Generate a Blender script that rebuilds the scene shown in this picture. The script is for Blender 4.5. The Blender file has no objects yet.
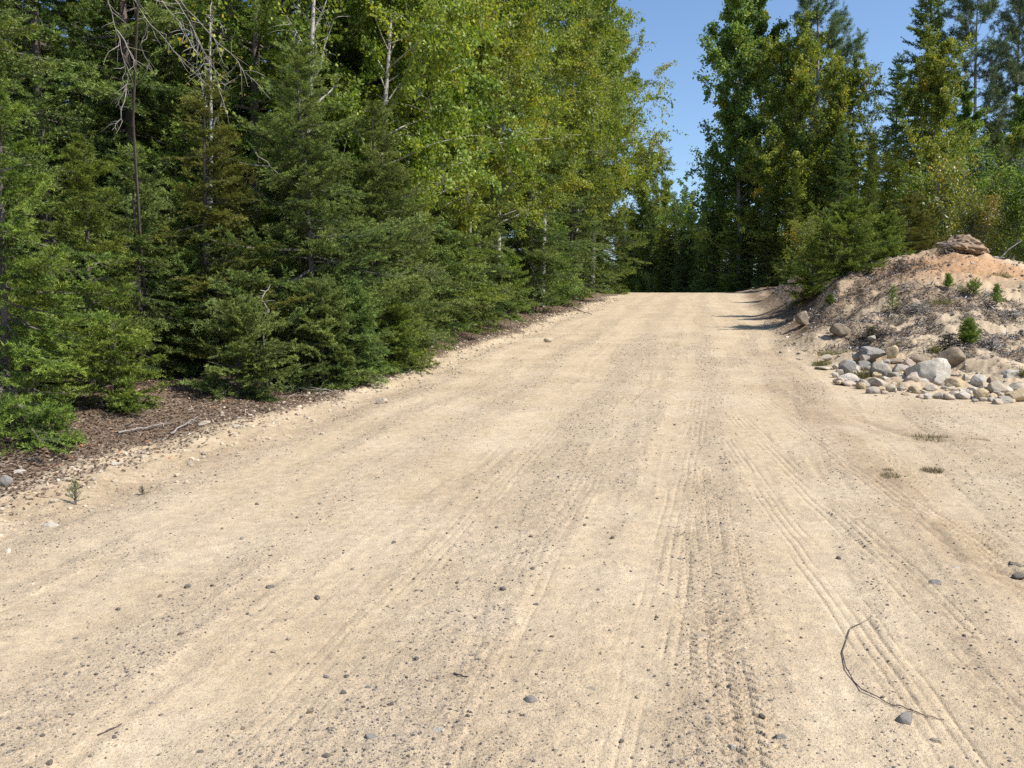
import bpy, math, random
import numpy as np
from mathutils import Vector

# ------------------------------------------------------------------ camera, sky, sun, exposure
SC = bpy.context.scene
COL = SC.collection
F_PX = 858.0
PITCH = math.atan((384 - 308) / F_PX)
CAM_H = 1.6
cam_d = bpy.data.cameras.new('camera')
cam = bpy.data.objects.new('camera', cam_d)
COL.objects.link(cam)
cam.location = (0, 0, CAM_H)
cam.rotation_euler = (math.pi / 2 - PITCH, 0, 0)
cam_d.lens = F_PX / 1024 * 36
cam_d.sensor_width = 36
cam_d.clip_end = 3000
SC.camera = cam

SUN_EL = math.radians(51)
SUN_AZ = math.radians(-22)            # from +X towards +Y
w = bpy.data.worlds.new('World')
SC.world = w
w.use_nodes = True
nt = w.node_tree
bg = nt.nodes['Background']
sky = nt.nodes.new('ShaderNodeTexSky')
sky.sky_type = 'NISHITA'
sky.sun_disc = False
sky.sun_elevation = SUN_EL
sky.sun_rotation = math.pi / 2 - SUN_AZ
sky.air_density = 1.0
sky.dust_density = 0.6
sky.ozone_density = 5.0
nt.links.new(sky.outputs[0], bg.inputs[0])
bg.inputs[1].default_value = 0.12
sd = bpy.data.lights.new('sun', 'SUN')
sd.energy = 4.6
sd.angle = math.radians(0.5)
sd.color = (1.0, 0.955, 0.88)
sun = bpy.data.objects.new('sun', sd)
COL.objects.link(sun)
sv = Vector((math.cos(SUN_EL) * math.cos(SUN_AZ), math.cos(SUN_EL) * math.sin(SUN_AZ), math.sin(SUN_EL)))
sun.rotation_euler = sv.to_track_quat('Z', 'Y').to_euler()
sun.location = sv * 50
SC.view_settings.view_transform = 'Standard'
SC.view_settings.look = 'None'
SC.view_settings.gamma = 1
SC.view_settings.exposure = 0.58
SC.view_settings.use_curve_mapping = False
SC.cycles.max_bounces = 6
SC.cycles.diffuse_bounces = 3
SC.cycles.glossy_bounces = 1
SC.cycles.transmission_bounces = 3
SC.cycles.sample_clamp_indirect = 4
SC.cycles.use_denoising = False
SC.cycles.caustics_reflective = False
SC.cycles.caustics_refractive = False

# ------------------------------------------------------------------ noise and pixels
def hsh(ix, iy, seed):
    n = (ix.astype(np.int64) * 374761393 + iy.astype(np.int64) * 668265263 + seed * 974711) & 0x7fffffff
    n = ((n ^ (n >> 13)) * 1274126177) & 0x7fffffff
    n = ((n ^ (n >> 16)) * 69069) & 0x7fffffff
    return (n & 0xffffff) / float(0xffffff)
def vnoise(x, y, seed=0):
    x = np.asarray(x, float); y = np.asarray(y, float)
    ix = np.floor(x); iy = np.floor(y)
    fx = x - ix; fy = y - iy
    fx = fx * fx * (3 - 2 * fx); fy = fy * fy * (3 - 2 * fy)
    a = hsh(ix, iy, seed); b = hsh(ix + 1, iy, seed); c = hsh(ix, iy + 1, seed); d = hsh(ix + 1, iy + 1, seed)
    return (a * (1 - fx) + b * fx) * (1 - fy) + (c * (1 - fx) + d * fx) * fy
def fbm(x, y, seed=0, o=4):
    s = 0; a = 0.5; t = 0
    for k in range(o):
        s = s + a * vnoise(np.asarray(x) * 2 ** k + 13.7 * k, np.asarray(y) * 2 ** k - 7.1 * k, seed + k); t += a; a *= 0.5
    return s / t
def sstep(a, b, x):
    t = np.clip((np.asarray(x, float) - a) / (b - a), 0, 1)
    return t * t * (3 - 2 * t)
CP, SP = math.cos(PITCH), math.sin(PITCH)
def ray(px, py):
    u = (px - 512) / F_PX; v = (384 - py) / F_PX
    return u, CP + v * SP, -SP + v * CP
def at(px, py, Y):
    u, dy, dz = ray(px, py)
    return np.array([u / dy * Y, Y, CAM_H + dz / dy * Y])

# ------------------------------------------------------------------ terrain
def base_z(Y):
    Y = np.asarray(Y, float)
    a, b = 47.0, 63.0
    t = np.clip((Y - a) / (b - a), 0, 1)
    z = 0.05 * np.minimum(Y, a) + (b - a) * (0.05 * t - 0.055 * t * t)
    z = z - 0.06 * np.clip(Y - b, 0, 60)
    return z
def xl(Y):
    Y = np.asarray(Y, float)
    return -2.92 + 0.219 * (Y - 4.9) + 0.10 * np.sin(Y * 0.7) * sstep(6, 14, Y) - 0.012 * np.clip(Y - 48, 0, 60) ** 2
def xr(Y):
    Y = np.asarray(Y, float)
    r = xl(Y) + 5.9 - 0.6 * sstep(12, 17, Y) + 0.022 * np.clip(Y - 16, 0, 60) + 0.04 * np.sin(Y * 1.1 + 1)
    return r
FR = 10.3      # depth at which the pull-off ends against the mound
def front(X):
    return FR + 0.25 * np.sin(X * 1.3) + 0.06 * (X - 6)
ctrl = []
for px, py, Y in [(822, 352, 13.9), (900, 352, 13.3), (960, 356, 12.8), (1024, 366, 12.3), (1090, 368, 12.3),
                  (850, 322, 16), (950, 322, 15.2), (1024, 320, 14.8), (1100, 320, 14.8),
                  (838, 296, 19), (900, 288, 18.0), (960, 285, 17.6), (1024, 287, 17.2), (1120, 290, 17),
                  (808, 290, 25), (778, 280, 33), (885, 264, 20.5), (935, 247, 21), (965, 243, 21.2),
                  (1000, 262, 20.6), (1028, 273, 20), (1100, 280, 20), (830, 283, 21)]:
    p = at(px, py, Y)
    ctrl.append((p[0], p[1], p[2] - base_z(p[1])))
for X, Y, r in [(8, 10.2, 0), (12, 10.2, 0), (18, 10.4, 0.1), (5.2, 11.5, 0.02), (5.9, 14.5, 0.05), (6.5, 18, 0.1), (8, 24, .1), (10.2, 34, .1), (12.6, 43, 0.1),
                (14.5, 52, 0.1), (12, 27, 1.3), (16, 27, 1.2), (14, 36, 1.1), (20, 40, 1.2), (26, 30, 1.3), (20, 55, 0.8), (40, 40, 1.2),
                (40, 15, 1.0), (25, 14, .8), (60, 60, 1)]:
    ctrl.append((X, Y, r))
ctrl = np.array(ctrl)
_d = np.hypot(ctrl[:, None, 0] - ctrl[None, :, 0], ctrl[:, None, 1] - ctrl[None, :, 1])
_w = np.linalg.solve(_d + 0.05 * np.eye(len(ctrl)) * -1, ctrl[:, 2])
def mound(X, Y):
    out = np.zeros(np.broadcast(X, Y).shape)
    X, Y = np.broadcast_arrays(np.asarray(X, float), np.asarray(Y, float))
    for (cx, cy, _), ww in zip(ctrl, _w):
        out += ww * np.hypot(X - cx, Y - cy)
    return np.clip(out, 0, 3.2)
def right_in(X, Y):
    a = sstep(0.0, 0.9 + 1.3 * sstep(16, 22, Y), X - xr(Y))
    b = sstep(0.0, 0.9, Y - front(X))
    return a * b
# wheel tracks on the sand: (points, width, tread kind)
def poly_d(X, Y, pts):
    best = np.full(X.shape, 1e9); sgn = np.zeros(X.shape); ss = np.zeros(X.shape); acc = 0
    for (ax, ay), (bx, by) in zip(pts[:-1], pts[1:]):
        dx, dy = bx - ax, by - ay; L = math.hypot(dx, dy)
        t = np.clip(((X - ax) * dx + (Y - ay) * dy) / L / L, 0, 1)
        qx = X - ax - t * dx; qy = Y - ay - t * dy
        d = np.hypot(qx, qy); m = d < best
        best = np.where(m, d, best); sgn = np.where(m, d * np.sign(qx * dy - qy * dx), sgn); ss = np.where(m, acc + t * L, ss)
        acc += L
    return sgn, ss
def gpt(px, py, g=None):
    """where the ray through a pixel meets the ground"""
    Ys = np.geomspace(1.5, 120, 3000)
    u, dy, dz = ray(px, py)
    X = u / dy * Ys; z = CAM_H + dz / dy * Ys
    h = smooth_z(X, Ys)
    i = np.argmax(z <= h)
    if not (z <= h).any(): i = len(Ys) - 1
    return np.array([X[i], Ys[i], h[i]])
def smooth_z(X, Y):
    X = np.asarray(X, float); Y = np.asarray(Y, float)
    d = xl(Y) - X
    z = base_z(Y)
    z = z + 0.05 * np.exp(-((d - 0.45) / 0.3) ** 2) + sstep(0.3, 2.4, d) * 0.16 + sstep(2, 12, d) * 0.5
    z = z + mound(X, Y) * right_in(X, Y)
    return z
def V2(px, py):
    p = at_ground(px, py); return (p[0], p[1])
def at_ground(px, py):
    return gpt(px, py)
TRACKS = []
def trk(pix, width, kind, depth):
    TRACKS.append(([V2(*p) for p in pix], width, kind, depth))
trk([(735, 415), (800, 480), (900, 575), (1060, 740)], 0.13, 'ribs', 0.006)
trk([(725, 440), (780, 520), (840, 600), (960, 768), (1000, 830)], 0.12, 'ribs', 0.006)
trk([(712, 470), (722, 540), (735, 620), (760, 768), (765, 830)], 0.15, 'block', 0.009)
trk([(700, 400), (678, 520), (655, 640), (630, 768), (620, 830)], 0.13, 'ribs', 0.004)
trk([(690, 470), (700, 560), (708, 660), (720, 800)], 0.14, 'block', 0.007)
trk([(760, 400), (860, 470), (960, 540), (1100, 640)], 0.13, 'ribs', 0.006)
trk([(880, 430), (960, 450), (1060, 480)], 0.13, 'ribs', 0.007)
trk([(560, 420), (430, 560), (300, 700), (240, 768), (200, 820)], 0.13, 'ribs', 0.003)
trk([(600, 460), (540, 560), (470, 690), (430, 790)], 0.13, 'ribs', 0.003)
trk([(870, 440), (1000, 560), (1120, 670)], 0.14, 'block', 0.007)
def bands(X, Y):
    """loose gravel mask: ridges between the wheel paths follow the road"""
    t = (X - xl(Y))
    wob = 0.35 * (fbm(Y * 0.18, t * 0.3, 5) - 0.5)
    q = t + wob
    m = 0
    for c, wd, a in [(0.30, .22, .8), (0.95, .16, .5), (1.65, .26, .95), (2.85, .34, 1.0), (3.55, .12, .5), (4.15, .26, .8), (5.2, .25, .6), (6.5, .5, .55), (8.2, .8, .6)]:
        m = m + a * np.exp(-((q - c) / wd) ** 2)
    m = m * (0.30 + 1.1 * fbm(t * 2.0, Y * 0.3, 8))
    m = m + 0.55 * sstep(0.50, 0.70, fbm(t * 4.5 + 9, Y * 0.45, 21)) * (0.4 + fbm(X, Y, 25, 2))
    m = m + 0.45 * sstep(0.56, 0.75, fbm(X * 1.1, Y * 1.1, 29))
    return np.clip(m, 0, 1)
def detail_z(X, Y):
    d = xl(Y) - X
    onroad = sstep(-0.1, 0.3, -d) * (1 - right_in(X, Y))
    off = sstep(0.1, 1.5, d)
    rt = right_in(X, Y)
    r = np.hypot(X, Y)
    z = 0.03 * (fbm(X * 0.5, Y * 0.5, 3, 3) - 0.5) * onroad
    b = bands(X, Y)
    t = X - xl(Y)
    z = z + b * 0.012 * onroad
    # long fine furrows along the road
    z = z + onroad * 0.007 * (fbm(t * 7 + 1.5 * fbm(X * .6, Y * .6, 33, 2), Y * 0.8, 31, 3) - 0.5) * (0.3 + fbm(X, Y * .6, 35, 2))
    near = np.clip(14 / np.maximum(r, 1), 0, 1) ** 0.5
    z = z + onroad * 0.013 * (fbm(X * 6, Y * 6, 41, 4) - 0.5) * (0.5 + b)
    z = z + onroad * 0.007 * (fbm(X * 30, Y * 30, 43, 3) - 0.5) * (0.4 + 1.3 * b)
    for pts, wd, kind, dep in TRACKS:
        s, l = poly_d(X, Y, pts)
        s = s + 0.015 * (vnoise(l * 3, l * 0 + wd, 9) - .5)
        u = s / wd
        m = (np.abs(u) < 1)
        edge = np.clip((1 - np.abs(u)) * 5, 0, 1)
        if kind == 'ribs':
            pat = 1.5 * (0.5 + 0.5 * np.cos(u * math.pi * 5)) ** 3
        else:
            zz = np.abs(((u + 1) * 2.0) % 1 - 0.5) * 2
            ph = l / 0.062 + 0.55 * zz
            pat = 1.35 * (np.abs(ph - np.floor(ph) - 0.5) < 0.17) + 0.35 * (np.abs(((u + 1) * 2.0) % 1 - .5) > .43)
        wear = sstep(0.36, 0.62, fbm(l * 1.3 + wd * 40 + dep * 900, s * 9, 77, 3))
        dep = dep * (.55 if kind == 'ribs' else .65)
        z = z - m * edge * dep * (0.1 + 1.1 * pat * wear) + dep * 0.2 * np.exp(-((np.abs(u) - 1.12) / 0.12) ** 2)
    # rain rut across the pull-off
    s, l = poly_d(X, Y, RUT)
    z = z - 0.018 * np.exp(-(s / 0.04) ** 2) * sstep(0, .4, l) * (0.4 + vnoise(l * 6, l * 0, 4)) + 0.010 * np.exp(-((s + 0.10) / 0.07) ** 2)
    s, l = poly_d(X, Y, RUT2)
    z = z - 0.035 * np.exp(-(s / 0.07) ** 2) * sstep(0, .6, l) + 0.02 * np.exp(-((s - .16) / 0.1) ** 2)
    z = z + off * (0.14 * (fbm(X * 1.3, Y * 1.3, 51) - 0.5) + 0.05 * (fbm(X * 7, Y * 7, 53) - 0.5))
    z = z + rt * (0.36 * (fbm(X * 0.8, Y * 0.8, 61) - 0.5) - 0.22 * np.abs(fbm(X * 1.6, Y * .8, 67) - 0.5) + 0.26 * (fbm(X * 2.5, Y * 2.5, 63) - 0.5) + 0.08 * (fbm(X * 10, Y * 10, 65, 3) - 0.5))
    # verge left: little crumbled edge
    z = z + (0.09 * (fbm(X * 3, Y * 3, 71) - 0.5) + .035 * (fbm(X * 12, Y * 12, 73) - 0.5)) * np.exp(-((d - 0.4) / 0.6) ** 2)
    return z
RUT = [V2(*p) for p in [(925, 520), (960, 562), (1000, 572), (1060, 590), (1150, 620)]]
RUT2 = [V2(*p) for p in [(850, 418), (910, 436), (990, 441), (1070, 446), (1200, 455)]]
def gz(X, Y):
    X = np.atleast_1d(np.asarray(X, float)); Y = np.atleast_1d(np.asarray(Y, float))
    return smooth_z(X, Y) + detail_z(X, Y)
def gz1(x, y):
    return float(gz(x, y)[0])

# ------------------------------------------------------------------ materials
def mat(name):
    m = bpy.data.materials.new(name); m.use_nodes = True
    n = m.node_tree; b = n.nodes['Principled BSDF']
    return m, n, b
def nd(n, t, **k):
    x = n.nodes.new(t)
    for a, v in k.items():
        if a.startswith('in_'):
            key = a[3:]
            x.inputs[int(key) if key.isdigit() else key].default_value = v
        else: setattr(x, a, v)
    return x
def ramp(n, stops, interp='LINEAR'):
    r = n.nodes.new('ShaderNodeValToRGB'); cr = r.color_ramp; cr.interpolation = interp
    while len(cr.elements) < len(stops): cr.elements.new(0.5)
    for e, (p, c) in zip(cr.elements, stops):
        e.position = p; e.color = (*c, 1)
    return r
def lk(n, a, b): n.links.new(a, b)
def mixc(n, fac, a, b, mode='MIX'):
    m = n.nodes.new('ShaderNodeMix'); m.data_type = 'RGBA'; m.blend_type = mode
    for s, v in ((m.inputs[0], fac), (m.inputs[6], a), (m.inputs[7], b)):
        if hasattr(v, 'is_linked'): n.links.new(v, s)
        else: s.default_value = v if not isinstance(v, tuple) else (*v, 1)
    return m.outputs[2]
def attr(n, name): 
    a = n.nodes.new('ShaderNodeAttribute'); a.attribute_name = name; return a.outputs['Fac']
def math_(n, op, a, b=0.0, c=0.0):
    m = n.nodes.new('ShaderNodeMath'); m.operation = op
    for s, v in zip(m.inputs, (a, b, c)):
        if hasattr(v, 'is_linked'): n.links.new(v, s)
        else: s.default_value = v
    return m.outputs[0]
def noise(n, co, scale, det=4, rough=0.5, dist=0.0):
    x = nd(n, 'ShaderNodeTexNoise'); x.inputs['Scale'].default_value = scale; x.inputs['Detail'].default_value = det
    x.inputs['Roughness'].default_value = rough; x.inputs['Distortion'].default_value = dist
    lk(n, co, x.inputs['Vector']); return x.outputs['Fac']

def ground_mat():
    m, n, b = mat('sandy_earth')
    co = nd(n, 'ShaderNodeTexCoord').outputs['Object']
    # base sand
    n1 = noise(n, co, 1.3, 5, .6); n2 = noise(n, co, 14, 4, .6); n3 = noise(n, co, 90, 3, .7)
    sand = ramp(n, [(0.3, (0.472, 0.370, 0.242)), (0.5, (0.525, 0.418, 0.282)), (0.72, (0.575, 0.468, 0.328))]); lk(n, n1, sand.inputs[0])
    f2 = ramp(n, [(0.3, (0.80, 0.79, 0.79)), (0.7, (1.08, 1.07, 1.05))]); lk(n, n2, f2.inputs[0])
    c = mixc(n, 1.0, sand.outputs[0], f2.outputs[0], 'MULTIPLY')
    f3 = ramp(n, [(0.28, (0.60, 0.58, 0.57)), (0.5, (1, 1, 1)), (0.75, (1.12, 1.12, 1.10))]); lk(n, n3, f3.inputs[0])
    c = mixc(n, 0.85, c, f3.outputs[0], 'MULTIPLY')
    # loose grit: two sizes of cells, dark and pale grains where the gravel mask is high
    coarse = attr(n, 'coarse')
    for sc, th, col in ((170, 0.30, 1), (70, 0.16, 2)):
        v = nd(n, 'ShaderNodeTexVoronoi'); v.inputs['Scale'].default_value = sc; lk(n, co, v.inputs['Vector'])
        v.inputs['Randomness'].default_value = 1
        sep = nd(n, 'ShaderNodeSeparateColor'); lk(n, v.outputs['Color'], sep.inputs[0])
        grain = ramp(n, [(0.0, (0.06, 0.055, 0.055)), (0.35, (0.16, 0.14, 0.125)), (0.7, (0.30, 0.26, 0.22)), (1.0, (0.52, 0.46, 0.38))]); lk(n, sep.outputs[0], grain.inputs[0])
        sel = math_(n, 'LESS_THAN', sep.outputs[1], math_(n, 'MULTIPLY', math_(n, 'ADD', coarse, 0.12), th * 1.5))
        near = math_(n, 'LESS_THAN', v.outputs['Distance'], 0.42 if col == 1 else 0.33)
        c = mixc(n, math_(n, 'MULTIPLY', math_(n, 'MULTIPLY', sel, near), 0.8), c, grain.outputs[0])
    c = mixc(n, math_(n, 'MULTIPLY', coarse, 0.5), c, mixc(n, 1.0, c, (0.80, 0.785, 0.79), 'MULTIPLY'))
    stn = math_(n, 'MULTIPLY', attr(n, 'stain'), math_(n, 'MULTIPLY_ADD', noise(n, co, 11, 5, .75), 1.6, -.25))
    c = mixc(n, stn, c, mixc(n, 1.0, c, (0.66, 0.60, 0.54), 'MULTIPLY'))
    # forest duff
    lit = attr(n, 'litter')
    dn = noise(n, co, 35, 5, .75); dn2 = noise(n, co, 4, 4, .6)
    duff = ramp(n, [(0.3, (0.06, 0.042, 0.030)), (0.48, (0.16, 0.115, 0.085)), (0.6, (0.27, 0.205, 0.155)), (0.75, (0.40, 0.32, 0.25))]); lk(n, dn, duff.inputs[0])
    red = mixc(n, dn2, (0.92, 0.82, 0.70), (1.12, 1.10, 1.04))
    duffc = mixc(n, 1.0, duff.outputs[0], red, 'MULTIPLY')
    lm = nd(n, 'ShaderNodeMapRange'); lk(n, math_(n, 'ADD', lit, math_(n, 'MULTIPLY', math_(n, 'SUBTRACT', noise(n, co, 9, 5, .7), 0.5), 1.1)), lm.inputs[0])
    lm.inputs[1].default_value = 0.35; lm.inputs[2].default_value = 0.65
    c = mixc(n, lm.outputs[0], c, duffc)
    # orange subsoil
    o = attr(n, 'orange')
    orc = ramp(n, [(0.3, (0.33, 0.185, 0.095)), (0.7, (0.46, 0.285, 0.155))]); lk(n, n2, orc.inputs[0])
    c = mixc(n, o, c, orc.outputs[0])
    lk(n, c, b.inputs['Base Color'])
    b.inputs['Roughness'].default_value = 0.95
    b.inputs['Specular IOR Level'].default_value = 0.15
    bp = nd(n, 'ShaderNodeBump'); bp.inputs['Strength'].default_value = 0.8; bp.inputs['Distance'].default_value = 0.014
    h = math_(n, 'ADD', math_(n, 'MULTIPLY', n3, 0.6), math_(n, 'MULTIPLY', noise(n, co, 260, 2, .6), 0.35))
    h = math_(n, 'ADD', h, math_(n, 'MULTIPLY', math_(n, 'MULTIPLY', dn, lm.outputs[0]), 4.0))
    lk(n, h, bp.inputs['Height']); lk(n, bp.outputs[0], b.inputs['Normal'])
    return m
GROUND = ground_mat()

def leaf_mat(name, stops, transl=0.35, rough=0.5, var=0.25, spec=0.35):
    m, n, b = mat(name)
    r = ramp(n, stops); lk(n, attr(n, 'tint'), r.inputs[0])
    oi = nd(n, 'ShaderNodeObjectInfo')
    hs = nd(n, 'ShaderNodeHueSaturation')
    lk(n, math_(n, 'MULTIPLY_ADD', oi.outputs['Random'], 0.03, 0.485), hs.inputs['Hue'])
    lk(n, math_(n, 'MULTIPLY_ADD', oi.outputs['Random'], var, 1 - var / 2), hs.inputs['Value'])
    lk(n, r.outputs[0], hs.inputs['Color'])
    b.inputs['Roughness'].default_value = rough
    b.inputs['Specular IOR Level'].default_value = spec
    lk(n, hs.outputs[0], b.inputs['Base Color'])
    tr = nd(n, 'ShaderNodeBsdfTranslucent')
    tint = mixc(n, 1.0, hs.outputs[0], (1.25, 1.2, 0.55), 'MULTIPLY'); lk(n, tint, tr.inputs[0])
    mx = nd(n, 'ShaderNodeMixShader'); mx.inputs[0].default_value = transl
    lk(n, b.outputs[0], mx.inputs[1]); lk(n, tr.outputs[0], mx.inputs[2])
    lk(n, mx.outputs[0], n.nodes['Material Output'].inputs[0])
    return m
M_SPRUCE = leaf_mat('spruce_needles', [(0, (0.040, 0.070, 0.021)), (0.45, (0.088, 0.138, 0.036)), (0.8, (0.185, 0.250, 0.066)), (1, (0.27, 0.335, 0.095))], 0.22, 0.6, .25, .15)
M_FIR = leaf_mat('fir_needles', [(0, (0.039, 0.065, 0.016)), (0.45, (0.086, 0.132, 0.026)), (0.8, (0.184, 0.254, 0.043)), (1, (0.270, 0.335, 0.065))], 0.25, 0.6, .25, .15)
M_OLIVE = leaf_mat('hemlock_needles', [(0, (0.045, 0.062, 0.018)), (0.45, (0.105, 0.130, 0.028)), (0.8, (0.18, 0.195, 0.040)), (1, (0.25, 0.235, 0.05))], 0.25, 0.6, .25, .15)
M_PINE = leaf_mat('pine_needles', [(0, (0.072, 0.108, 0.054)), (0.5, (0.126, 0.180, 0.082)), (1, (0.216, 0.264, 0.108))], 0.3, 0.55, .25, .2)
M_SAP = leaf_mat('young_pine_needles', [(0, (0.08, 0.13, 0.03)), (0.5, (0.16, 0.23, 0.045)), (1, (0.26, 0.33, 0.07))], 0.35, 0.6, .2, .15)
M_BIRCH = leaf_mat('birch_leaves', [(0, (0.070, 0.115, 0.022)), (0.3, (0.155, 0.228, 0.034)), (0.7, (0.29, 0.345, 0.052)), (0.9, (0.42, 0.43, 0.065)), (0.98, (0.54, 0.44, 0.06)), (1, (0.46, 0.30, 0.045))], 0.45, 0.45, 0.2, 0.35)
M_POPLAR = leaf_mat('poplar_leaves', [(0, (0.072, 0.120, 0.034)), (0.35, (0.140, 0.215, 0.046)), (0.75, (0.235, 0.310, 0.066)), (0.95, (0.31, 0.34, 0.065)), (1, (0.40, 0.34, 0.05))], 0.45, 0.45, 0.2, 0.3)
M_YELLOW = leaf_mat('yellowing_leaves', [(0, (0.09, 0.13, 0.03)), (0.45, (0.17, 0.20, 0.035)), (0.8, (0.34, 0.29, 0.045)), (1, (0.48, 0.24, 0.035))], 0.42, 0.4, 0.15, 0.5)
M_GRASS = leaf_mat('grass_blades', [(0, (0.10, 0.115, 0.035)), (0.5, (0.18, 0.18, 0.06)), (1, (0.34, 0.27, 0.14))], 0.3, 0.6)
M_DRYG = leaf_mat('dry_grass', [(0, (0.12, 0.10, 0.05)), (0.5, (0.20, 0.16, 0.09)), (1, (0.33, 0.26, 0.16))], 0.2, 0.7)
M_LITTER = leaf_mat('fallen_leaves', [(0, (0.06, 0.042, 0.032)), (0.4, (0.19, 0.135, 0.098)), (0.7, (0.33, 0.25, 0.18)), (0.88, (0.42, 0.32, 0.22)), (1, (0.46, 0.19, 0.06))], 0.08, 0.8, 0)
M_DEBRIS = leaf_mat('weathered_twigs', [(0, (0.05, 0.042, 0.035)), (0.45, (0.14, 0.122, 0.105)), (0.75, (0.33, 0.305, 0.275)), (1, (0.60, 0.58, 0.55))], 0.0, 0.8, 0)

def bark(name, c0, c1, c2=None, marks=0.0, sc=14):
    m, n, b = mat(name)
    co = nd(n, 'ShaderNodeTexCoord').outputs['Object']
    mp = nd(n, 'ShaderNodeMapping'); mp.inputs['Scale'].default_value = (1, 1, 0.25 if not marks else 2.2); lk(n, co, mp.inputs[0])
    f = noise(n, mp.outputs[0], sc, 5, .7)
    r = ramp(n, [(0.3, c0), (0.7, c1)]); lk(n, f, r.inputs[0])
    c = r.outputs[0]
    if marks:
        g = noise(n, mp.outputs[0], 9, 2, .5)
        k = nd(n, 'ShaderNodeMapRange'); lk(n, g, k.inputs[0]); k.inputs[1].default_value = 0.60; k.inputs[2].default_value = 0.66
        c = mixc(n, k.outputs[0], c, c2)
    lk(n, c, b.inputs['Base Color']); b.inputs['Roughness'].default_value = 0.85
    bp = nd(n, 'ShaderNodeBump'); bp.inputs['Distance'].default_value = 0.01; lk(n, f, bp.inputs['Height']); lk(n, bp.outputs[0], b.inputs['Normal'])
    return m
M_BARK = bark('conifer_bark', (0.06, 0.048, 0.04), (0.17, 0.14, 0.12))
M_BBARK = bark('birch_bark', (0.24, 0.22, 0.19), (0.50, 0.47, 0.42), (0.06, 0.05, 0.045), 1.0)
M_BRUSH = bark('brown_brush', (0.04, 0.03, 0.024), (0.13, 0.10, 0.08))
M_GBARK = bark('grey_bark', (0.16, 0.145, 0.13), (0.33, 0.31, 0.28))
M_DEAD = bark('dead_wood', (0.15, 0.13, 0.11), (0.38, 0.34, 0.30))

def rock_mat(name, a, b_, sp=0.35):
    m, n, b = mat(name)
    co = nd(n, 'ShaderNodeTexCoord').outputs['Object']
    f = noise(n, co, 6, 5, .65); g = noise(n, co, 60, 3, .7)
    r = ramp(n, [(0.3, a), (0.7, b_)]); lk(n, f, r.inputs[0])
    s = ramp(n, [(0.3, (0.7, 0.68, 0.66)), (0.6, (1.1, 1.1, 1.1))]); lk(n, g, s.inputs[0])
    c = mixc(n, sp, r.outputs[0], s.outputs[0], 'MULTIPLY')
    dk = nd(n, 'ShaderNodeMapRange'); lk(n, noise(n, co, 3.5, 5, .7), dk.inputs[0]); dk.inputs[1].default_value = .45; dk.inputs[2].default_value = .7; dk.inputs[4].default_value = .65
    c = mixc(n, dk.outputs[0], c, (0.36, 0.275, 0.185))
    lk(n, c, b.inputs['Base Color']); b.inputs['Roughness'].default_value = 0.85; b.inputs['Specular IOR Level'].default_value = .12
    bp = nd(n, 'ShaderNodeBump'); bp.inputs['Distance'].default_value = 0.008; bp.inputs['Strength'].default_value = 0.8
    lk(n, math_(n, 'ADD', f, math_(n, 'MULTIPLY', g, .5)), bp.inputs['Height']); lk(n, bp.outputs[0], b.inputs['Normal'])
    return m
RM = {'grey': rock_mat('grey_stone', (0.24, 0.215, 0.18), (0.42, 0.38, 0.32)),
      'blue': rock_mat('blue_grey_stone', (0.17, 0.165, 0.155), (0.32, 0.305, 0.28)),
      'dark': rock_mat('dark_stone', (0.10, 0.092, 0.082), (0.19, 0.175, 0.155)),
      'tan': rock_mat('tan_stone', (0.33, 0.275, 0.20), (0.52, 0.45, 0.35)),
      'yellow': rock_mat('yellow_stone', (0.40, 0.30, 0.17), (0.56, 0.45, 0.29)),
      'pale': rock_mat('pale_stone', (0.40, 0.365, 0.305), (0.60, 0.555, 0.475)),
      'brown': rock_mat('brown_stone', (0.16, 0.125, 0.085), (0.32, 0.26, 0.19)),
      'pink': rock_mat('pinkish_stone', (0.38, 0.30, 0.235), (0.54, 0.45, 0.37)),
      'sod': rock_mat('root_bound_soil', (0.15, 0.105, 0.07), (0.37, 0.27, 0.18))}
def soup_mat():
    m, n, b = mat('loose_stones')
    r = ramp(n, [(0, (0.075, 0.066, 0.056)), (0.4, (0.17, 0.145, 0.12)), (0.65, (0.30, 0.25, 0.19)), (0.85, (0.46, 0.37, 0.26)), (1, (0.62, 0.55, 0.45))]); lk(n, attr(n, 'tint'), r.inputs[0])
    lk(n, r.outputs[0], b.inputs['Base Color']); b.inputs['Roughness'].default_value = 0.9
    return m
M_GRAVEL = soup_mat()

# ------------------------------------------------------------------ mesh helpers
def mk_mesh(name, V, F=None, k=None, mats=(), attrs=None, fmat=None, smooth=False):
    """F: list of index lists, or (n,k) array; or k given and V is a polygon soup"""
    me = bpy.data.meshes.new(name)
    V = np.asarray(V, np.float32)
    me.vertices.add(len(V)); me.vertices.foreach_set('co', V.ravel())
    if F is None: F = np.arange(len(V), dtype=np.int32).reshape(-1, k)
    F = np.asarray(F, np.int32)
    me.loops.add(F.size); me.loops.foreach_set('vertex_index', F.ravel())
    me.polygons.add(len(F)); me.polygons.foreach_set('loop_start', np.arange(len(F), dtype=np.int32) * F.shape[1])
    if fmat is not None: me.polygons.foreach_set('material_index', np.asarray(fmat, np.int32))
    me.polygons.foreach_set('use_smooth', np.full(len(F), smooth))
    for m in mats: me.materials.append(m)
    for a, v in (attrs or {}).items():
        at_ = me.attributes.new(a, 'FLOAT', 'POINT'); at_.data.foreach_set('value', np.asarray(v, np.float32))
    me.update(calc_edges=True)
    return me
def obj(name, me, parent=None, loc=(0, 0, 0)):
    o = bpy.data.objects.new(name, me); COL.objects.link(o); o.location = loc
    if parent is not None: o.parent = parent
    return o
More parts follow.
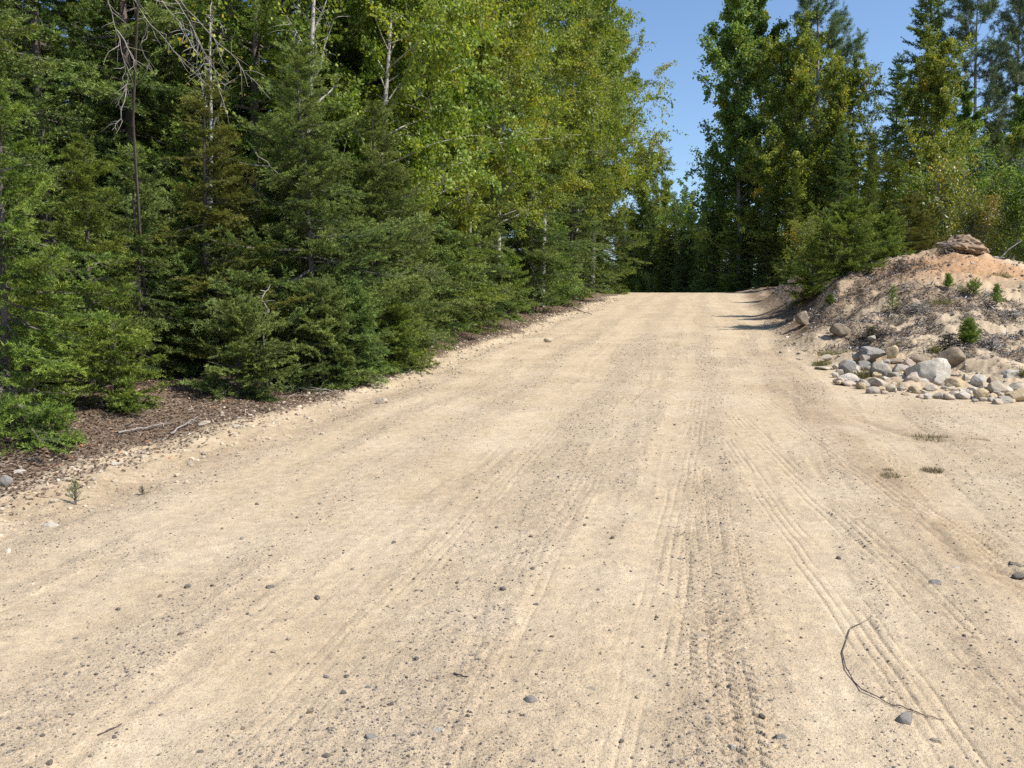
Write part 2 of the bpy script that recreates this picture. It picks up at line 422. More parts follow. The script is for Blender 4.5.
def tag(o, label=None, cat=None, group=None, kind=None):
    if label: o['label'] = label
    if cat: o['category'] = cat
    if group: o['group'] = group
    if kind: o['kind'] = kind
    return o
def thing(name, label, cat, loc, rz=0, group=None, scale=1):
    o = bpy.data.objects.new(name, None); COL.objects.link(o); o.location = loc; o.rotation_euler = (0, 0, rz); o.scale = (scale,) * 3
    o.empty_display_size = 0.2
    return tag(o, label, cat, group)
def tube(pts, rad, n=6):
    pts = np.asarray(pts, float); rad = np.asarray(rad, float); m = len(pts)
    T = np.gradient(pts, axis=0); T /= np.linalg.norm(T, axis=1)[:, None] + 1e-9
    ref = np.array([0.3, 0.9, 0.1]) if abs(T[0][2]) > 0.7 else np.array([0, 0, 1.0])
    A = np.cross(T, ref); A /= np.linalg.norm(A, axis=1)[:, None] + 1e-9
    B = np.cross(T, A)
    th = np.arange(n) / n * 2 * math.pi
    V = pts[:, None] + rad[:, None, None] * (np.cos(th)[None, :, None] * A[:, None] + np.sin(th)[None, :, None] * B[:, None])
    V = V.reshape(-1, 3)
    i, j = np.meshgrid(np.arange(m - 1), np.arange(n), indexing='ij')
    j2 = (j + 1) % n
    Fq = np.stack([i * n + j, i * n + j2, (i + 1) * n + j2, (i + 1) * n + j], -1).reshape(-1, 4)
    return V, Fq
class Acc:
    """collects pieces of one mesh"""
    def __init__(s): s.V = []; s.F = []; s.n = 0
    def add(s, V, F):
        s.V.append(V); s.F.append(np.asarray(F) + s.n); s.n += len(V)
    def tube(s, pts, rad, n=6): s.add(*tube(pts, rad, n))
    def mesh(s, name, m, smooth=True): return mk_mesh(name, np.concatenate(s.V), np.concatenate(s.F), mats=(m,), smooth=smooth)
def unit(v): return v / (np.linalg.norm(v, axis=-1, keepdims=True) + 1e-9)

# ------------------------------------------------------------------ terrain sheet
def build_ground():
    # rows: dense where the eye is close, coarse far away; columns: fine over the view, coarse behind
    rows = [0.4, 0.9, 1.4, 1.8]
    r = 2.05
    while r < 62:
        rows.append(r); r += max(0.0048, r * r / 1373 * 0.62)
    while r < 1500:
        rows.append(r); r *= 1.09
    rows = np.array(rows)
    a0 = math.radians(40)
    th = np.concatenate([np.linspace(-a0, a0, 1250), np.linspace(a0, 2 * math.pi - a0, 90)[1:-1]])
    R, T = np.meshgrid(rows, th, indexing='ij')
    X = R * np.sin(T); Y = R * np.cos(T)
    Z = smooth_z(X, Y) + detail_z(X, Y) * sstep(90, 50, R)
    nr, nc = R.shape
    V = np.stack([X, Y, Z], -1).reshape(-1, 3)
    i, j = np.meshgrid(np.arange(nr - 1), np.arange(nc), indexing='ij')
    j2 = (j + 1) % nc
    Fq = np.stack([i * nc + j, i * nc + j2, (i + 1) * nc + j2, (i + 1) * nc + j], -1).reshape(-1, 4)[:, ::-1]
    x, y = V[:, 0], V[:, 1]
    d = xl(y) - x
    rt = right_in(x, y)
    coarse = bands(x, y)
    litter = sstep(0, 1, (d + 0.5 * (fbm(x * 1.1, y * 1.1, 91) - .5) - .5 + .5 * sstep(7, 10, y)) / .8)
    litter = np.maximum(litter, 0.6 * np.exp(-((x - xr(y) - .9) / .9) ** 2) * sstep(13, 18, y))
    mp = mound_patches(x, y)
    behind = sstep(20.5, 23, y) * rt
    litter = np.clip(np.maximum(litter, np.maximum(mp * 0.5, behind) * rt), 0, 1)
    litter = np.where(y > 60, np.maximum(litter, 0.0), litter)
    pO = at(960, 262, 19.4)
    orange = np.exp(-(((x - pO[0]) / 2.0) ** 2 + ((y - pO[1]) / 1.3) ** 2) * 1.0) * rt
    pO2 = at(1010, 268, 19.0)
    orange = np.clip(orange + 0.7 * np.exp(-(((x - pO2[0]) / 1.5) ** 2 + ((y - pO2[1]) / 1.0) ** 2)) * rt + 0.10 * rt * (1 - mp) * fbm(x * .8, y * .8, 95), 0, 0.95)
    stain = np.zeros(len(V))
    for pix, wd, a in [([(765, 385), (850, 440), (925, 520), (1000, 575), (1150, 640)], .22, .9), ([(770, 350), (800, 395), (860, 425), (1000, 445), (1200, 455)], .35, .6), ([(1000, 575), (1150, 590)], .3, .8),
                       ([(0, 520), (150, 470), (300, 425), (420, 390)], .28, .6), ([(840, 500), (900, 560), (1000, 700)], .12, .4)]:
        sd_, ll = poly_d(x, y, [V2(*p) for p in pix])
        stain = np.maximum(stain, a * np.exp(-(sd_ / wd) ** 2) * (ll > 0))
    stain = np.clip(stain * (0.3 + 1.3 * fbm(x * 2.5, y * 2.5, 131)) + 0.22 * sstep(.55, .75, fbm((x - xl(y)) * 2.2, y * .35, 133)), 0, 1)
    road = ((d < 0.12 + 0.25 * (fbm(x * 2, y * 2, 88) - .5)) & (rt < 0.25))
    fr = road[Fq].mean(1) > 0.5
    for nm, sel, kind in (('road', fr, 'structure'), ('ground', ~fr, 'structure')):
        f = Fq[sel]
        used = np.zeros(len(V), bool); used[f.ravel()] = True
        idx = np.cumsum(used) - 1
        me = mk_mesh(nm, V[used], idx[f], mats=(GROUND,), attrs={'stain': stain[used], 'coarse': coarse[used], 'litter': litter[used], 'orange': orange[used]}, smooth=True)
        o = obj(nm, me); tag(o, kind=kind)
        if nm == 'road': o['label'] = 'pale sandy gravel road climbing between the trees'
        else: o['label'] = 'brown forest floor and bare sandy mound beside the road'
PATCH = [(885, 325, 1.3, .8), (948, 338, 1.0, .6), (985, 350, .9, .6), (940, 305, 1.6, .7), (1010, 308, 1.5, .7), (850, 305, 1.0, 1.0), (905, 300, .8, .6), (820, 300, 1.0, 1.6),
         (870, 275, 1.2, 1.0), (925, 300, 1.0, .7), (1010, 335, 1.0, .6), (975, 320, .6, .5), (792, 305, 1.0, 4.0), (776, 292, 1.2, 6.0), (860, 330, .6, .4)]
PATCH = [(*V2(a, b), c, d) for a, b, c, d in PATCH]
def mound_patches(x, y):
    m = np.zeros(np.shape(x))
    for cx, cy, a, b in PATCH:
        m = np.maximum(m, np.exp(-(((x - cx) / a) ** 2 + ((y - cy) / b) ** 2)))
    return np.clip(m * 2.5 * sstep(.24, .58, fbm(np.asarray(x) * 2.2, np.asarray(y) * 2.2, 97)), 0, 1)
build_ground()

# ------------------------------------------------------------------ conifers
def needles(rng, seg, nl, nw, dens, up=0.35, tint0=0.3):
    """seg: (start(3), dir(3) unit, len, tint). returns soup tris + tint"""
    S = np.array([s[0] for s in seg]); D = np.array([s[1] for s in seg]); L = np.array([s[2] for s in seg]); T = np.array([s[3] for s in seg])
    cnt = np.maximum(2, (L * dens).astype(int))
    k = np.repeat(np.arange(len(seg)), cnt); m = len(k)
    u = rng.random(m)
    base = S[k] + D[k] * (u * L[k])[:, None]
    rad = rng.normal(size=(m, 3)); rad[:, 2] = np.abs(rad[:, 2]) * (0.4 + up) - 0.25
    rad -= (rad * D[k]).sum(1)[:, None] * D[k]
    rad = unit(rad)
    nd_ = unit(D[k] * rng.uniform(0.35, 0.9, m)[:, None] + rad)
    ln = nl * rng.uniform(0.7, 1.15, m)
    side = unit(np.cross(nd_, rng.normal(size=(m, 3)) * .75 + np.array([0, 0, 1.0])))
    P = np.stack([base - side * nw / 2, base + side * nw / 2, base + nd_ * ln[:, None]], 1)
    tint = T[k] + rng.normal(0, 0.12, m)
    return P.reshape(-1, 3), np.repeat(tint, 3)
def conifer_branch(rng, L, lod):
    """a bough along +X. lod: (needle length, width, per metre, tertiary?)"""
    nl, nw, dens, ter, sp = lod
    seg = []; wood = []
    sag = rng.uniform(0.04, 0.16) * L; tipup = rng.uniform(0.02, 0.12) * L; wav = rng.uniform(-0.08, 0.08) * L
    def ax(s): return np.array([s * L, wav * math.sin(s * 2.5), -sag * s ** 1.3 * 1.5 + (tipup + sag * .6) * s ** 3])
    n = max(4, int(L / (0.07 * sp)))
    ss = np.linspace(0.0, 1, n + 1)
    P = [ax(s) for s in ss]
    wood.append((P, np.linspace(0.012 * L + 0.002, 0.0025, n + 1)))
    for a, b, s in zip(P[:-1], P[1:], ss):
        if s > 0.35:
            dd = b - a; l = np.linalg.norm(dd); seg.append((a, dd / l, l, 0.45 + 0.35 * s))
    m = max(4, int(L / (0.055 * sp)))
    for k in range(m):
        s = 0.16 + 0.80 * (k + rng.random() * 0.6) / m
        p = ax(s); tg = unit(ax(min(1, s + .05)) - ax(s - .05))
        for sd_ in (1, -1):
            if rng.random() < 0.14: continue
            ang = math.radians(rng.uniform(42, 68))
            sl = (0.42 * L * (1 - s) ** 0.75 * (0.55 + 0.9 * min(1, s / .35) * .5) + 0.05) * rng.uniform(0.55, 1.2)
            d0 = np.array([tg[0] * math.cos(ang) - tg[1] * math.sin(ang) * sd_, tg[1] * math.cos(ang) + sd_ * math.sin(ang), tg[2] + rng.uniform(-0.38, 0.22)])
            d0 = unit(d0)
            ns = max(2, int(sl / (0.06 * sp)))
            q = p.copy(); dcur = d0.copy(); pl = [q.copy()]
            for i in range(ns):
                st = sl / ns
                u = (i + 1) / ns
                dcur = unit(dcur + np.array([0.05, 0, -0.03 + 0.05 * u]) + rng.normal(0, .05, 3))
                inner = (s < 0.35 and u < 0.5)
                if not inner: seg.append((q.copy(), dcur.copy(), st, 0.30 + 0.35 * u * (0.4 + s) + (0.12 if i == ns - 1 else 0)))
                if ter and not (s < 0.3 and u < .4):
                    for s2 in (1, -1):
                        if rng.random() < 0.25: continue
                        tl = rng.uniform(0.03, 0.085) * (1.3 - .5 * u) * min(1.6, sp)
                        a2 = math.radians(rng.uniform(35, 60)) * s2
                        d2 = unit(np.array([dcur[0] * math.cos(a2) - dcur[1] * math.sin(a2), dcur[0] * math.sin(a2) + dcur[1] * math.cos(a2), dcur[2] + rng.uniform(-0.45, 0.25)]))
                        seg.append((q.copy(), d2, tl, 0.42 + 0.3 * u))
                q = q + dcur * st; pl.append(q.copy())
            if sl > 0.1: wood.append((pl, np.linspace(0.0035 + 0.004 * sl, 0.001, len(pl))))
    NV, NT = needles(rng, seg, nl, nw, dens)
    WV = []
    for pl, rr in wood:
        v, f = tube(pl, rr, 3)
        WV.append(v[f].reshape(-1, 3))
    WV = np.concatenate(WV)          # quad soup -> split to tris
    q = WV.reshape(-1, 4, 3)
    wt = np.concatenate([q[:, [0, 1, 2]], q[:, [0, 2, 3]]]).reshape(-1, 3)
    return NV, NT, wt
LODS = {0: (0.034, 0.0088, 270, True, 1.8), 1: (0.050, 0.014, 140, True, 2.5), 2: (0.085, 0.030, 60, True, 3.4), 3: (0.11, 0.028, 15, False, 3.6)}
BRLIB = {}
def br_lib(lod):
    if lod not in BRLIB:
        rng = np.random.default_rng(100 + lod)
        BRLIB[lod] = [(L, [conifer_branch(rng, L, LODS[lod]) for _ in range(3)]) for L in (0.3, 0.55, 0.9, 1.35, 1.9, 2.8)][(0 if lod < 2 else 1):]
    return BRLIB[lod]
def rot_zyx(az, el, roll):
    ca, sa = math.cos(az), math.sin(az); ce, se = math.cos(el), math.sin(el); cr, sr = math.cos(roll), math.sin(roll)
    Rz = np.array([[ca, -sa, 0], [sa, ca, 0], [0, 0, 1]]); Ry = np.array([[ce, 0, -se], [0, 1, 0], [se, 0, ce]]); Rx = np.array([[1, 0, 0], [0, cr, -sr], [0, sr, cr]])
    return Rz @ Ry @ Rx
def conifer(name, H, R, lod, seed, cb=0.04, per_m=24, mat_=None, e0=-12, e1=38, pw=0.85, lean=0.03, ragged=0.3, dead=6, face=None):
    """returns (trunk mesh, crown mesh); local origin at the foot"""
    rng = np.random.default_rng(seed)
    lib = br_lib(lod)
    lx, ly = rng.normal(0, lean, 2) * H
    def tp(h): 
        u = h / H
        return np.array([lx * u ** 1.5, ly * u ** 1.5, h])
    n = int(H * per_m * (1 - cb) * {0: 1.3, 1: 1.5, 2: 1.8}[lod])
    V = []; T = []; W = []
    tr = Acc()
    hs = np.linspace(0, H * 0.985, 9)
    r0 = 0.0085 * H + 0.012
    tr.tube([tp(h) - np.array([0, 0, 0.15 if h == 0 else 0]) for h in hs], r0 * (1 - hs / H) ** 0.8 + 0.004, 8)
    bulge = rng.uniform(0.68, 1.12, 8)
    for k in range(n):
        h = H * (cb + (1 - cb) * ((k + rng.random()) / n) ** 1.0)
        h = min(h, H * 0.985)
        u = (h - cb * H) / (H * (1 - cb))
        az = k * 2.39996 + rng.uniform(-0.5, 0.5)
        if face is not None and rng.random() < 0.35:       # more boughs on the sunny roadside
            az = face + rng.normal(0, 0.8)
        L = R * (1 - u) ** pw * bulge[int((az % 6.283) / 6.283 * 8) % 8] * rng.uniform(1 - ragged * 1.6, 1 + ragged * .6) + 0.10
        L *= 0.55 + 0.72 * float(vnoise(u * H * 1.3 + seed, (az % 6.283) * 1.3, seed))
        if u < 0.12: L *= 0.75 + 2 * u
        el = math.radians(e0 + (e1 - e0) * u ** 1.2 + rng.normal(0, 11))
        i = int(np.argmin([abs(math.log(L / l[0])) for l in lib]))
        l0, br = lib[i]
        NV, NT, WT = br[rng.integers(3)]
        s = L / l0
        M = rot_zyx(az, el, rng.normal(0, 0.40)) * s
        if rng.random() < .5: M = M @ np.diag([1, -1, 1])
        o = tp(h)
        V.append(NV @ M.T + o); W.append(WT @ M.T + o)
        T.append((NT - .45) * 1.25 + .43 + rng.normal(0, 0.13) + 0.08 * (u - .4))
    # dead lower twigs
    for k in range(dead):
        h = H * rng.uniform(0.05, 0.35); az = rng.uniform(0, 6.28); L = R * rng.uniform(.3, .7)
        p = tp(h); pts = [p]
        dd = np.array([math.cos(az), math.sin(az), -0.1])
        for q in range(5):
            dd = unit(dd + rng.normal(0, .18, 3)); pts.append(pts[-1] + dd * L / 5)
        tr.tube(pts, np.linspace(0.008, .002, 6), 4)
    V = np.concatenate(V); W = np.concatenate(W); T = np.concatenate(T)
    nv = len(V) // 3; nw = len(W) // 3
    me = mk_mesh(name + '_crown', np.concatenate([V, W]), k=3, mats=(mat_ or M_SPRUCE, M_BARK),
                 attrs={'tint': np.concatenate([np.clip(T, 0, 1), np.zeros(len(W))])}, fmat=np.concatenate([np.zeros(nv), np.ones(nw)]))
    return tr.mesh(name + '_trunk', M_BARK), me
# ------------------------------------------------------------------ broadleaf
def leaves(rng, P, size, tint, tw, hang=0.5):
    m = len(P)
    td = rng.normal(size=(tw.max() + 1, 3)); tn = unit(rng.normal(size=(tw.max() + 1, 3)) + np.array([0, 0, .6]))
    d = rng.normal(size=(m, 3)) * .7 + td[tw] * .5; d[:, 2] -= hang * 1.6; d = unit(d)
    s = unit(np.cross(d, rng.normal(size=(m, 3)) * .6 + tn[tw])); nrm = np.cross(d, s)
    L = size * rng.uniform(0.65, 1.2, m)[:, None]; W = L * 0.36
    cup = L * 0.10
    Q = np.stack([P, P + d * L * .45 + s * W + nrm * cup, P + d * L, P + d * L * .45 - s * W + nrm * cup], 1)
    return Q.reshape(-1, 3), np.repeat(tint, 4)
def broadleaf(name, H, R, nleaf, size, seed, cb=0.3, mat_=None, bark_=None, lean=(0, 0), nl=34, tvar=0.16, t0=0.45, sc=0.10, shape='oval', r0=None, el=(20, 60), stems=1):
    rng = np.random.default_rng(seed)
    tr = Acc(); pts = []; pt = []; ptw = []; ntw = 0
    for st in range(stems):
        ox, oy = (rng.normal(0, .12, 2) if stems > 1 else (0, 0))
        wx, wy = rng.uniform(0, 6, 2); am = 0.012 * H
        lnx, lny = (lean[0] + (rng.normal(0, .12) if stems > 1 else 0)), (lean[1] + (rng.normal(0, .12) if stems > 1 else 0))
        Hs = H * (1 if st == 0 else rng.uniform(.7, 1))
        def tp(h):
            u = h / Hs
            return np.array([ox + lnx * h + am * math.sin(wx + u * 5), oy + lny * h + am * math.sin(wy + u * 4), h])
        rr = r0 or (0.0075 * H + 0.012)
        hs = np.linspace(0, Hs * .97, 14)
        tr.tube([tp(h) - np.array([0, 0, .15 if h == 0 else 0]) for h in hs], rr * (1 - hs / Hs) ** .75 + .003, 8)
        n = nl // stems
        for k in range(n):
            u = (k + rng.random()) / n
            h = Hs * (cb + (0.97 - cb) * u)
            if shape == 'oval': prof = math.sin(math.pi * min(1, max(0.08, u * 0.72 + .2))) ** 0.7
            elif shape == 'cone': prof = (1 - u) ** 0.6 * .95 + .12
            else: prof = 1.0
            L = R * prof * rng.uniform(0.45, 1.25)
            az = k * 2.4 + rng.uniform(-.6, .6)
            e = math.radians(rng.uniform(*el) + 25 * u)
            dd = np.array([math.cos(az) * math.cos(e), math.sin(az) * math.cos(e), math.sin(e)])
            p = tp(h); lp = [p]; S = 7
            for q in range(S):
                dd = unit(dd + rng.normal(0, .10, 3) + np.array([0, 0, 0.02])); lp.append(lp[-1] + dd * L / S)
            tr.tube(lp, np.linspace(rr * .28 * (1 - .6 * u) + .003, .0025, S + 1), 4)
            lt = rng.normal(0, tvar)
            for q in range(2, S + 1):
                for b_ in range(3 if q < S else 4):
                    d2 = unit(dd * .5 + rng.normal(0, .75, 3) + np.array([0, 0, .05])); tl = L * rng.uniform(.16, .42)
                    tp_ = [lp[q]]
                    for z in range(4):
                        d2 = unit(d2 + rng.normal(0, .15, 3) + np.array([0, 0, -.10])); tp_.append(tp_[-1] + d2 * tl / 4)
                    ntw += 1; tt = lt + rng.normal(0, tvar * .8)
                    if b_ < 2: tr.tube(tp_, np.linspace(.005, .0015, 5), 3)
                    for a in np.linspace(0.15, 1, 5):
                        i0 = min(3, int(a * 4)); f = a * 4 - i0
                        pts.append(tp_[i0] * (1 - f) + tp_[i0 + 1] * f); pt.append(tt); ptw.append(ntw)
    pts = np.array(pts); pt = np.array(pt)
    wgt = rng.random(ntw + 1)[np.array(ptw)] ** 1.5 + .08
    idx = rng.choice(len(pts), nleaf, p=wgt / wgt.sum())
    P = pts[idx] + rng.normal(0, sc, (nleaf, 3))
    tint = t0 + pt[idx] + rng.normal(0, .13, nleaf) + 0.25 * (rng.random(nleaf) ** 8)
    V, T = leaves(rng, P, size, np.clip(tint, 0, 1), np.array(ptw)[idx])
    me = mk_mesh(name + '_crown', V, k=4, mats=(mat_ or M_BIRCH,), attrs={'tint': T})
    return tr.mesh(name + '_trunk', bark_ or M_BBARK), me
# ------------------------------------------------------------------ open-crowned pine
def pine(name, H, R, seed, lod=1, cb=.25, nwh=22):
    rng = np.random.default_rng(seed); tr = Acc(); C = []
    hs = np.linspace(0, H, 12)
    cv = rng.uniform(0, 6)
    def tp(h): return np.array([.015 * H * math.sin(cv + h / H * 4), .015 * H * math.cos(cv + h / H * 3), h])
    tr.tube([tp(h) for h in hs], (.009 * H + .02) * (1 - hs / H) ** .8 + .006, 8)
    for k in range(nwh):
        u = (k + .5) / nwh; h = H * (cb + (1 - cb) * u)
        for b_ in range(rng.integers(3, 6)):
            az = rng.uniform(0, 6.28); L = R * (1 - u) ** .6 * rng.uniform(.5, 1.1) + .2
            e = math.radians(5 + 35 * u + rng.uniform(-10, 12)); dd = np.array([math.cos(az) * math.cos(e), math.sin(az) * math.cos(e), math.sin(e)])
            lp = [tp(h)]; S = 7
            for q in range(S):
                dd = unit(dd + rng.normal(0, .12, 3) + np.array([0, 0, .04])); lp.append(lp[-1] + dd * L / S)
            tr.tube(lp, np.linspace(.03 * (1 - u) + .012, .006, S + 1), 4)
            for q in range(3, S + 1):
                for t in range(7):
                    d2 = unit(dd + rng.normal(0, .8, 3) + np.array([0, 0, .25])); tl = rng.uniform(.15, .6)
                    a = lp[q]; bq = a + d2 * tl
                    tr.tube([a, bq], [.007, .004], 3)
                    for c in (0.55, .8, 1.0):
                        C.append((a + d2 * tl * c, d2))
    P = np.array([c[0] for c in C]); D = np.array([c[1] for c in C])
    m = 11
    k = np.repeat(np.arange(len(C)), m)
    nn = unit(D[k] * .8 + rng.normal(0, .8, (len(k), 3)))
    side = unit(np.cross(nn, rng.normal(size=(len(k), 3)))); L = (0.13 * rng.uniform(.7, 1.2, len(k)))[:, None]
    b = P[k] + rng.normal(0, .05, (len(k), 3))
    V = np.stack([b - side * .015, b + side * .015, b + nn * L], 1).reshape(-1, 3)
    me = mk_mesh(name + '_crown', V, k=3, mats=(M_PINE,), attrs={'tint': np.repeat(np.clip(.4 + rng.normal(0, .2, len(k)), 0, 1), 3)})
    return tr.mesh(name + '_trunk', M_GBARK), me

def plant(kind, label, cat, meshes, loc, rz=0, group=None, scale=1, parts=('trunk', 'crown'), tilt=(0, 0)):
    t = thing(kind, label, cat, loc, rz, group, scale)
    t.rotation_euler = (tilt[0], tilt[1], rz)
    for nm, me in zip(parts, meshes): obj(nm, me, t)
    return t
def clear(px, Y):
    """move a tree back along its bearing until it stands beside the road, not on it"""
    u, dy, dz = ray(px, 300)
    while Y < 110 and xl(Y) - 1.5 < u / dy * Y < xr(Y) + 1.0: Y += 1.0
    return Y
def foot(px, Y, off=0.0):
    u, dy, dz = ray(px, 300)
    X = u / dy * Y
    return (X, Y, gz1(X, Y) + off)
def height(px, Y, topy):
    f = foot(px, Y)
    return float(at(px, topy, Y)[2] - f[2])
ROADSIDE = math.radians(-30)    # bearing from the left wood to the road and the sun

# ---- the front row of conifers on the left, each its own shape
def hero(px, Y, topy, R, label, kind='spruce_tree', m=None, seed=0, lod=0, **kw):
    f = foot(px, Y); H = height(px, Y, topy)
    if px < 640:                                   # keep the foot off the road
        X = min(f[0], float(xl(Y)) - (R * .8 + .05 if Y < 14 else R * .95 + .35)); f = (X, Y, gz1(X, Y))
    ms = conifer(kind, H, R, lod, seed, mat_=m, face=kw.pop('face', ROADSIDE), **kw)
    return plant(kind, label, kw.get('cat', 'conifer'), ms, f)
FRONTG = 'conifers at the left edge of the road'
hero(2, 7.6, 95, 1.45, 'bright green fir at the far left whose drooping lower boughs hang over the brown verge', 'fir_tree', M_FIR, 11, per_m=21, e0=-18, e1=25, pw=.7, ragged=.35)
hero(88, 9.9, 130, 1.3, 'fir with pale layered boughs just behind the far left fir', 'fir_tree', M_FIR, 12, per_m=20, e0=-5, e1=25, cb=.1)
hero(205, 11.4, 84, 1.45, 'olive brown tinged conifer between the pale layered fir and the big middle spruce', 'hemlock_tree', M_OLIVE, 13, per_m=24, e0=-14, e1=30, cb=.12)
hero(236, 9.9, 302, 0.75, 'low bushy young fir at the verge in front of the olive conifer', 'young_fir', M_SPRUCE, 14, per_m=52, e0=-5, e1=40, pw=.5, cb=.03, dead=2)
hero(345, 12.0, 52, 1.75, 'large dark spruce with blue green boughs in the middle of the left wood edge', 'spruce_tree', M_SPRUCE, 15, per_m=25, e0=-10, e1=30, pw=.6)
hero(322, 10.9, 285, 0.80, 'short wide spruce directly under the large blue green spruce', 'young_spruce', M_SPRUCE, 16, per_m=52, e0=-8, e1=35, pw=.45, cb=.03, dead=2)
hero(388, 11.3, 300, 0.78, 'short spruce at the road edge right of the short wide spruce', 'young_spruce', M_SPRUCE, 17, per_m=52, e0=-8, e1=35, pw=.45, cb=.03, dead=2)
hero(424, 13.1, 168, 1.2, 'spruce with a long pale bough leaning up to the left beside the white trunked birches', 'spruce_tree', M_SPRUCE, 18, lod=0, per_m=28, e0=-12, e1=35, pw=.6)
hero(440, 12.6, 305, 0.75, 'low spreading spruce at the verge below the leaning pale bough', 'young_spruce', M_FIR, 19, per_m=46, e0=-8, e1=30, pw=.45, cb=.03, dead=2)
hero(500, 17.6, 150, 1.5, 'pointed dark spruce below the yellow green birches', 'spruce_tree', M_SPRUCE, 20, lod=1, per_m=22, e0=-14, e1=35, pw=.7)
hero(494, 15.1, 294, 0.85, 'low dark spruce boughs reaching out over the verge where the bare earth starts', 'young_spruce', M_SPRUCE, 21, lod=1, per_m=40, e0=-8, e1=30, pw=.45, cb=.03, dead=2)
hero(556, 22.0, 160, 1.7, 'broad spruce near the far end of the left wood edge, boughs down to the verge', 'spruce_tree', M_SPRUCE, 22, lod=1, per_m=20, e0=-14, e1=32, pw=.65)
hero(584, 24.5, 262, 1.1, 'low spruce at the foot of the broad spruce on the far left verge', 'young_spruce', M_FIR, 23, lod=1, per_m=34, e0=-5, e1=32, pw=.5, cb=.03, dead=2)
hero(612, 34.0, 190, 1.8, 'dark spruce left of the road crest, last of the roadside spruces', 'spruce_tree', M_SPRUCE, 24, lod=2, per_m=17, e0=-10, e1=32, pw=.7)

hero(112, 8.7, 322, .62, 'small bright fir between the far left fir and the brown litter clearing', 'young_fir', M_FIR, 25, per_m=46, e0=-5, e1=30, pw=.5, cb=.04, dead=1)
hero(40, 7.0, 408, .30, 'lowest little fir sprig at the far left over the brown litter', 'young_fir', M_FIR, 26, per_m=60, e0=5, e1=35, pw=.5, cb=.04, dead=0)
hero(165, 12.6, 190, 1.2, 'dark spruce in the gap left of the olive brown conifer', 'spruce_tree', M_SPRUCE, 27, lod=1, per_m=22, e0=-12, e1=30, pw=.6)
hero(290, 13.6, 120, 1.3, 'dark spruce in the gap right of the olive brown conifer', 'spruce_tree', M_SPRUCE, 28, lod=1, per_m=22, e0=-12, e1=30, pw=.6)
hero(470, 15.9, 178, 1.3, 'dark spruce between the one with the pale bough and the pointed one', 'spruce_tree', M_SPRUCE, 35, lod=1, per_m=24, e0=-12, e1=32, pw=.6)
hero(530, 19.6, 150, 1.5, 'dark spruce between the pointed spruce and the broad spruce', 'spruce_tree', M_FIR, 36, lod=1, per_m=20, e0=-12, e1=32, pw=.6)
hero(590, 28, 158, 1.8, 'tall spruce right behind the broad spruce of the left wood edge', 'spruce_tree', M_SPRUCE, 37, lod=1, per_m=17, e0=-12, e1=32, pw=.6)
hero(616, 32.0, 222, 1.5, 'short spruce between the tall spruce and the last roadside spruce', 'spruce_tree', M_FIR, 38, lod=2, per_m=20, e0=-12, e1=32, pw=.6)
hero(222, 12.3, 128, 1.2, 'dark fir close behind the right side of the olive brown conifer', 'fir_tree', M_OLIVE, 39, lod=0, per_m=26, e0=-12, e1=32, pw=.6)
hero(306, 12.9, 72, 1.25, 'dark spruce in front of the slim white trunked birch', 'spruce_tree', M_SPRUCE, 141, lod=0, per_m=24, e0=-12, e1=30, pw=.55)
hero(398, 13.4, 108, 1.2, 'spruce touching the right side of the big middle spruce', 'spruce_tree', M_SPRUCE, 142, lod=0, per_m=24, e0=-12, e1=30, pw=.55)
hero(575, 40, 175, 2.2, 'dark spruce just before the road crest on the left', 'spruce_tree', M_SPRUCE, 143, lod=2, per_m=16, e0=-12, e1=30, pw=.6)
hero(600, 47, 190, 2.2, 'spruce by the crest whose boughs reach the left road edge', 'spruce_tree', M_FIR, 144, lod=2, per_m=16, e0=-12, e1=30, pw=.6)
hero(620, 54, 195, 2.4, 'farthest spruce on the left, right on the road crest', 'spruce_tree', M_SPRUCE, 145, lod=2, per_m=16, e0=-12, e1=30, pw=.6)
hero(140, 10.7, 150, 1.0, 'thin dark spruce in front of the dead grey tree', 'spruce_tree', M_SPRUCE, 146, per_m=26, e0=-14, e1=30, pw=.55)
hero(28, 8.8, 285, .85, 'bushy low fir filling the space under the far left fir', 'young_fir', M_FIR, 147, per_m=44, e0=-10, e1=30, pw=.45, cb=.03)
hero(182, 11.3, 250, .9, 'low dark spruce at the back of the litter clearing', 'young_spruce', M_SPRUCE, 148, per_m=40, e0=-10, e1=30, pw=.45, cb=.03)
# ---- variants for the depth of the wood
SP_N = [conifer('spruce_mid', 9, 2.1, 1, 40 + i, cb=.03, per_m=17, mat_=[M_SPRUCE, M_SPRUCE, M_FIR][i], e0=-15, e1=30, pw=.55) for i in range(3)]
SP_F = [conifer('spruce_far', 12, 2.5, 2, 50 + i, cb=.02, per_m=14, mat_=[M_SPRUCE, M_FIR, M_SPRUCE][i], e0=-12, e1=30, pw=.65, lean=.015) for i in range(3)]
BI_N = [broadleaf('birch_near', 9, 2.3, 44000, .085, 60 + i, cb=.28, nl=42, sc=.055, t0=.44, tvar=.12, el=(5, 50), lean=[(.06, 0), (-.03, .02), (.02, .03)][i]) for i in range(3)]
BI_F = [broadleaf('poplar_far', 18, [4.0, 4.7, 4.0][i], [54000, 58000, 48000][i], .165, 70 + i, t0=.45, cb=.07, el=(12, 50), mat_=[M_POPLAR, M_BIRCH, M_POPLAR][i], bark_=M_GBARK, sc=.10, nl=60, shape=['cone', 'oval', 'cone'][i]) for i in range(3)]

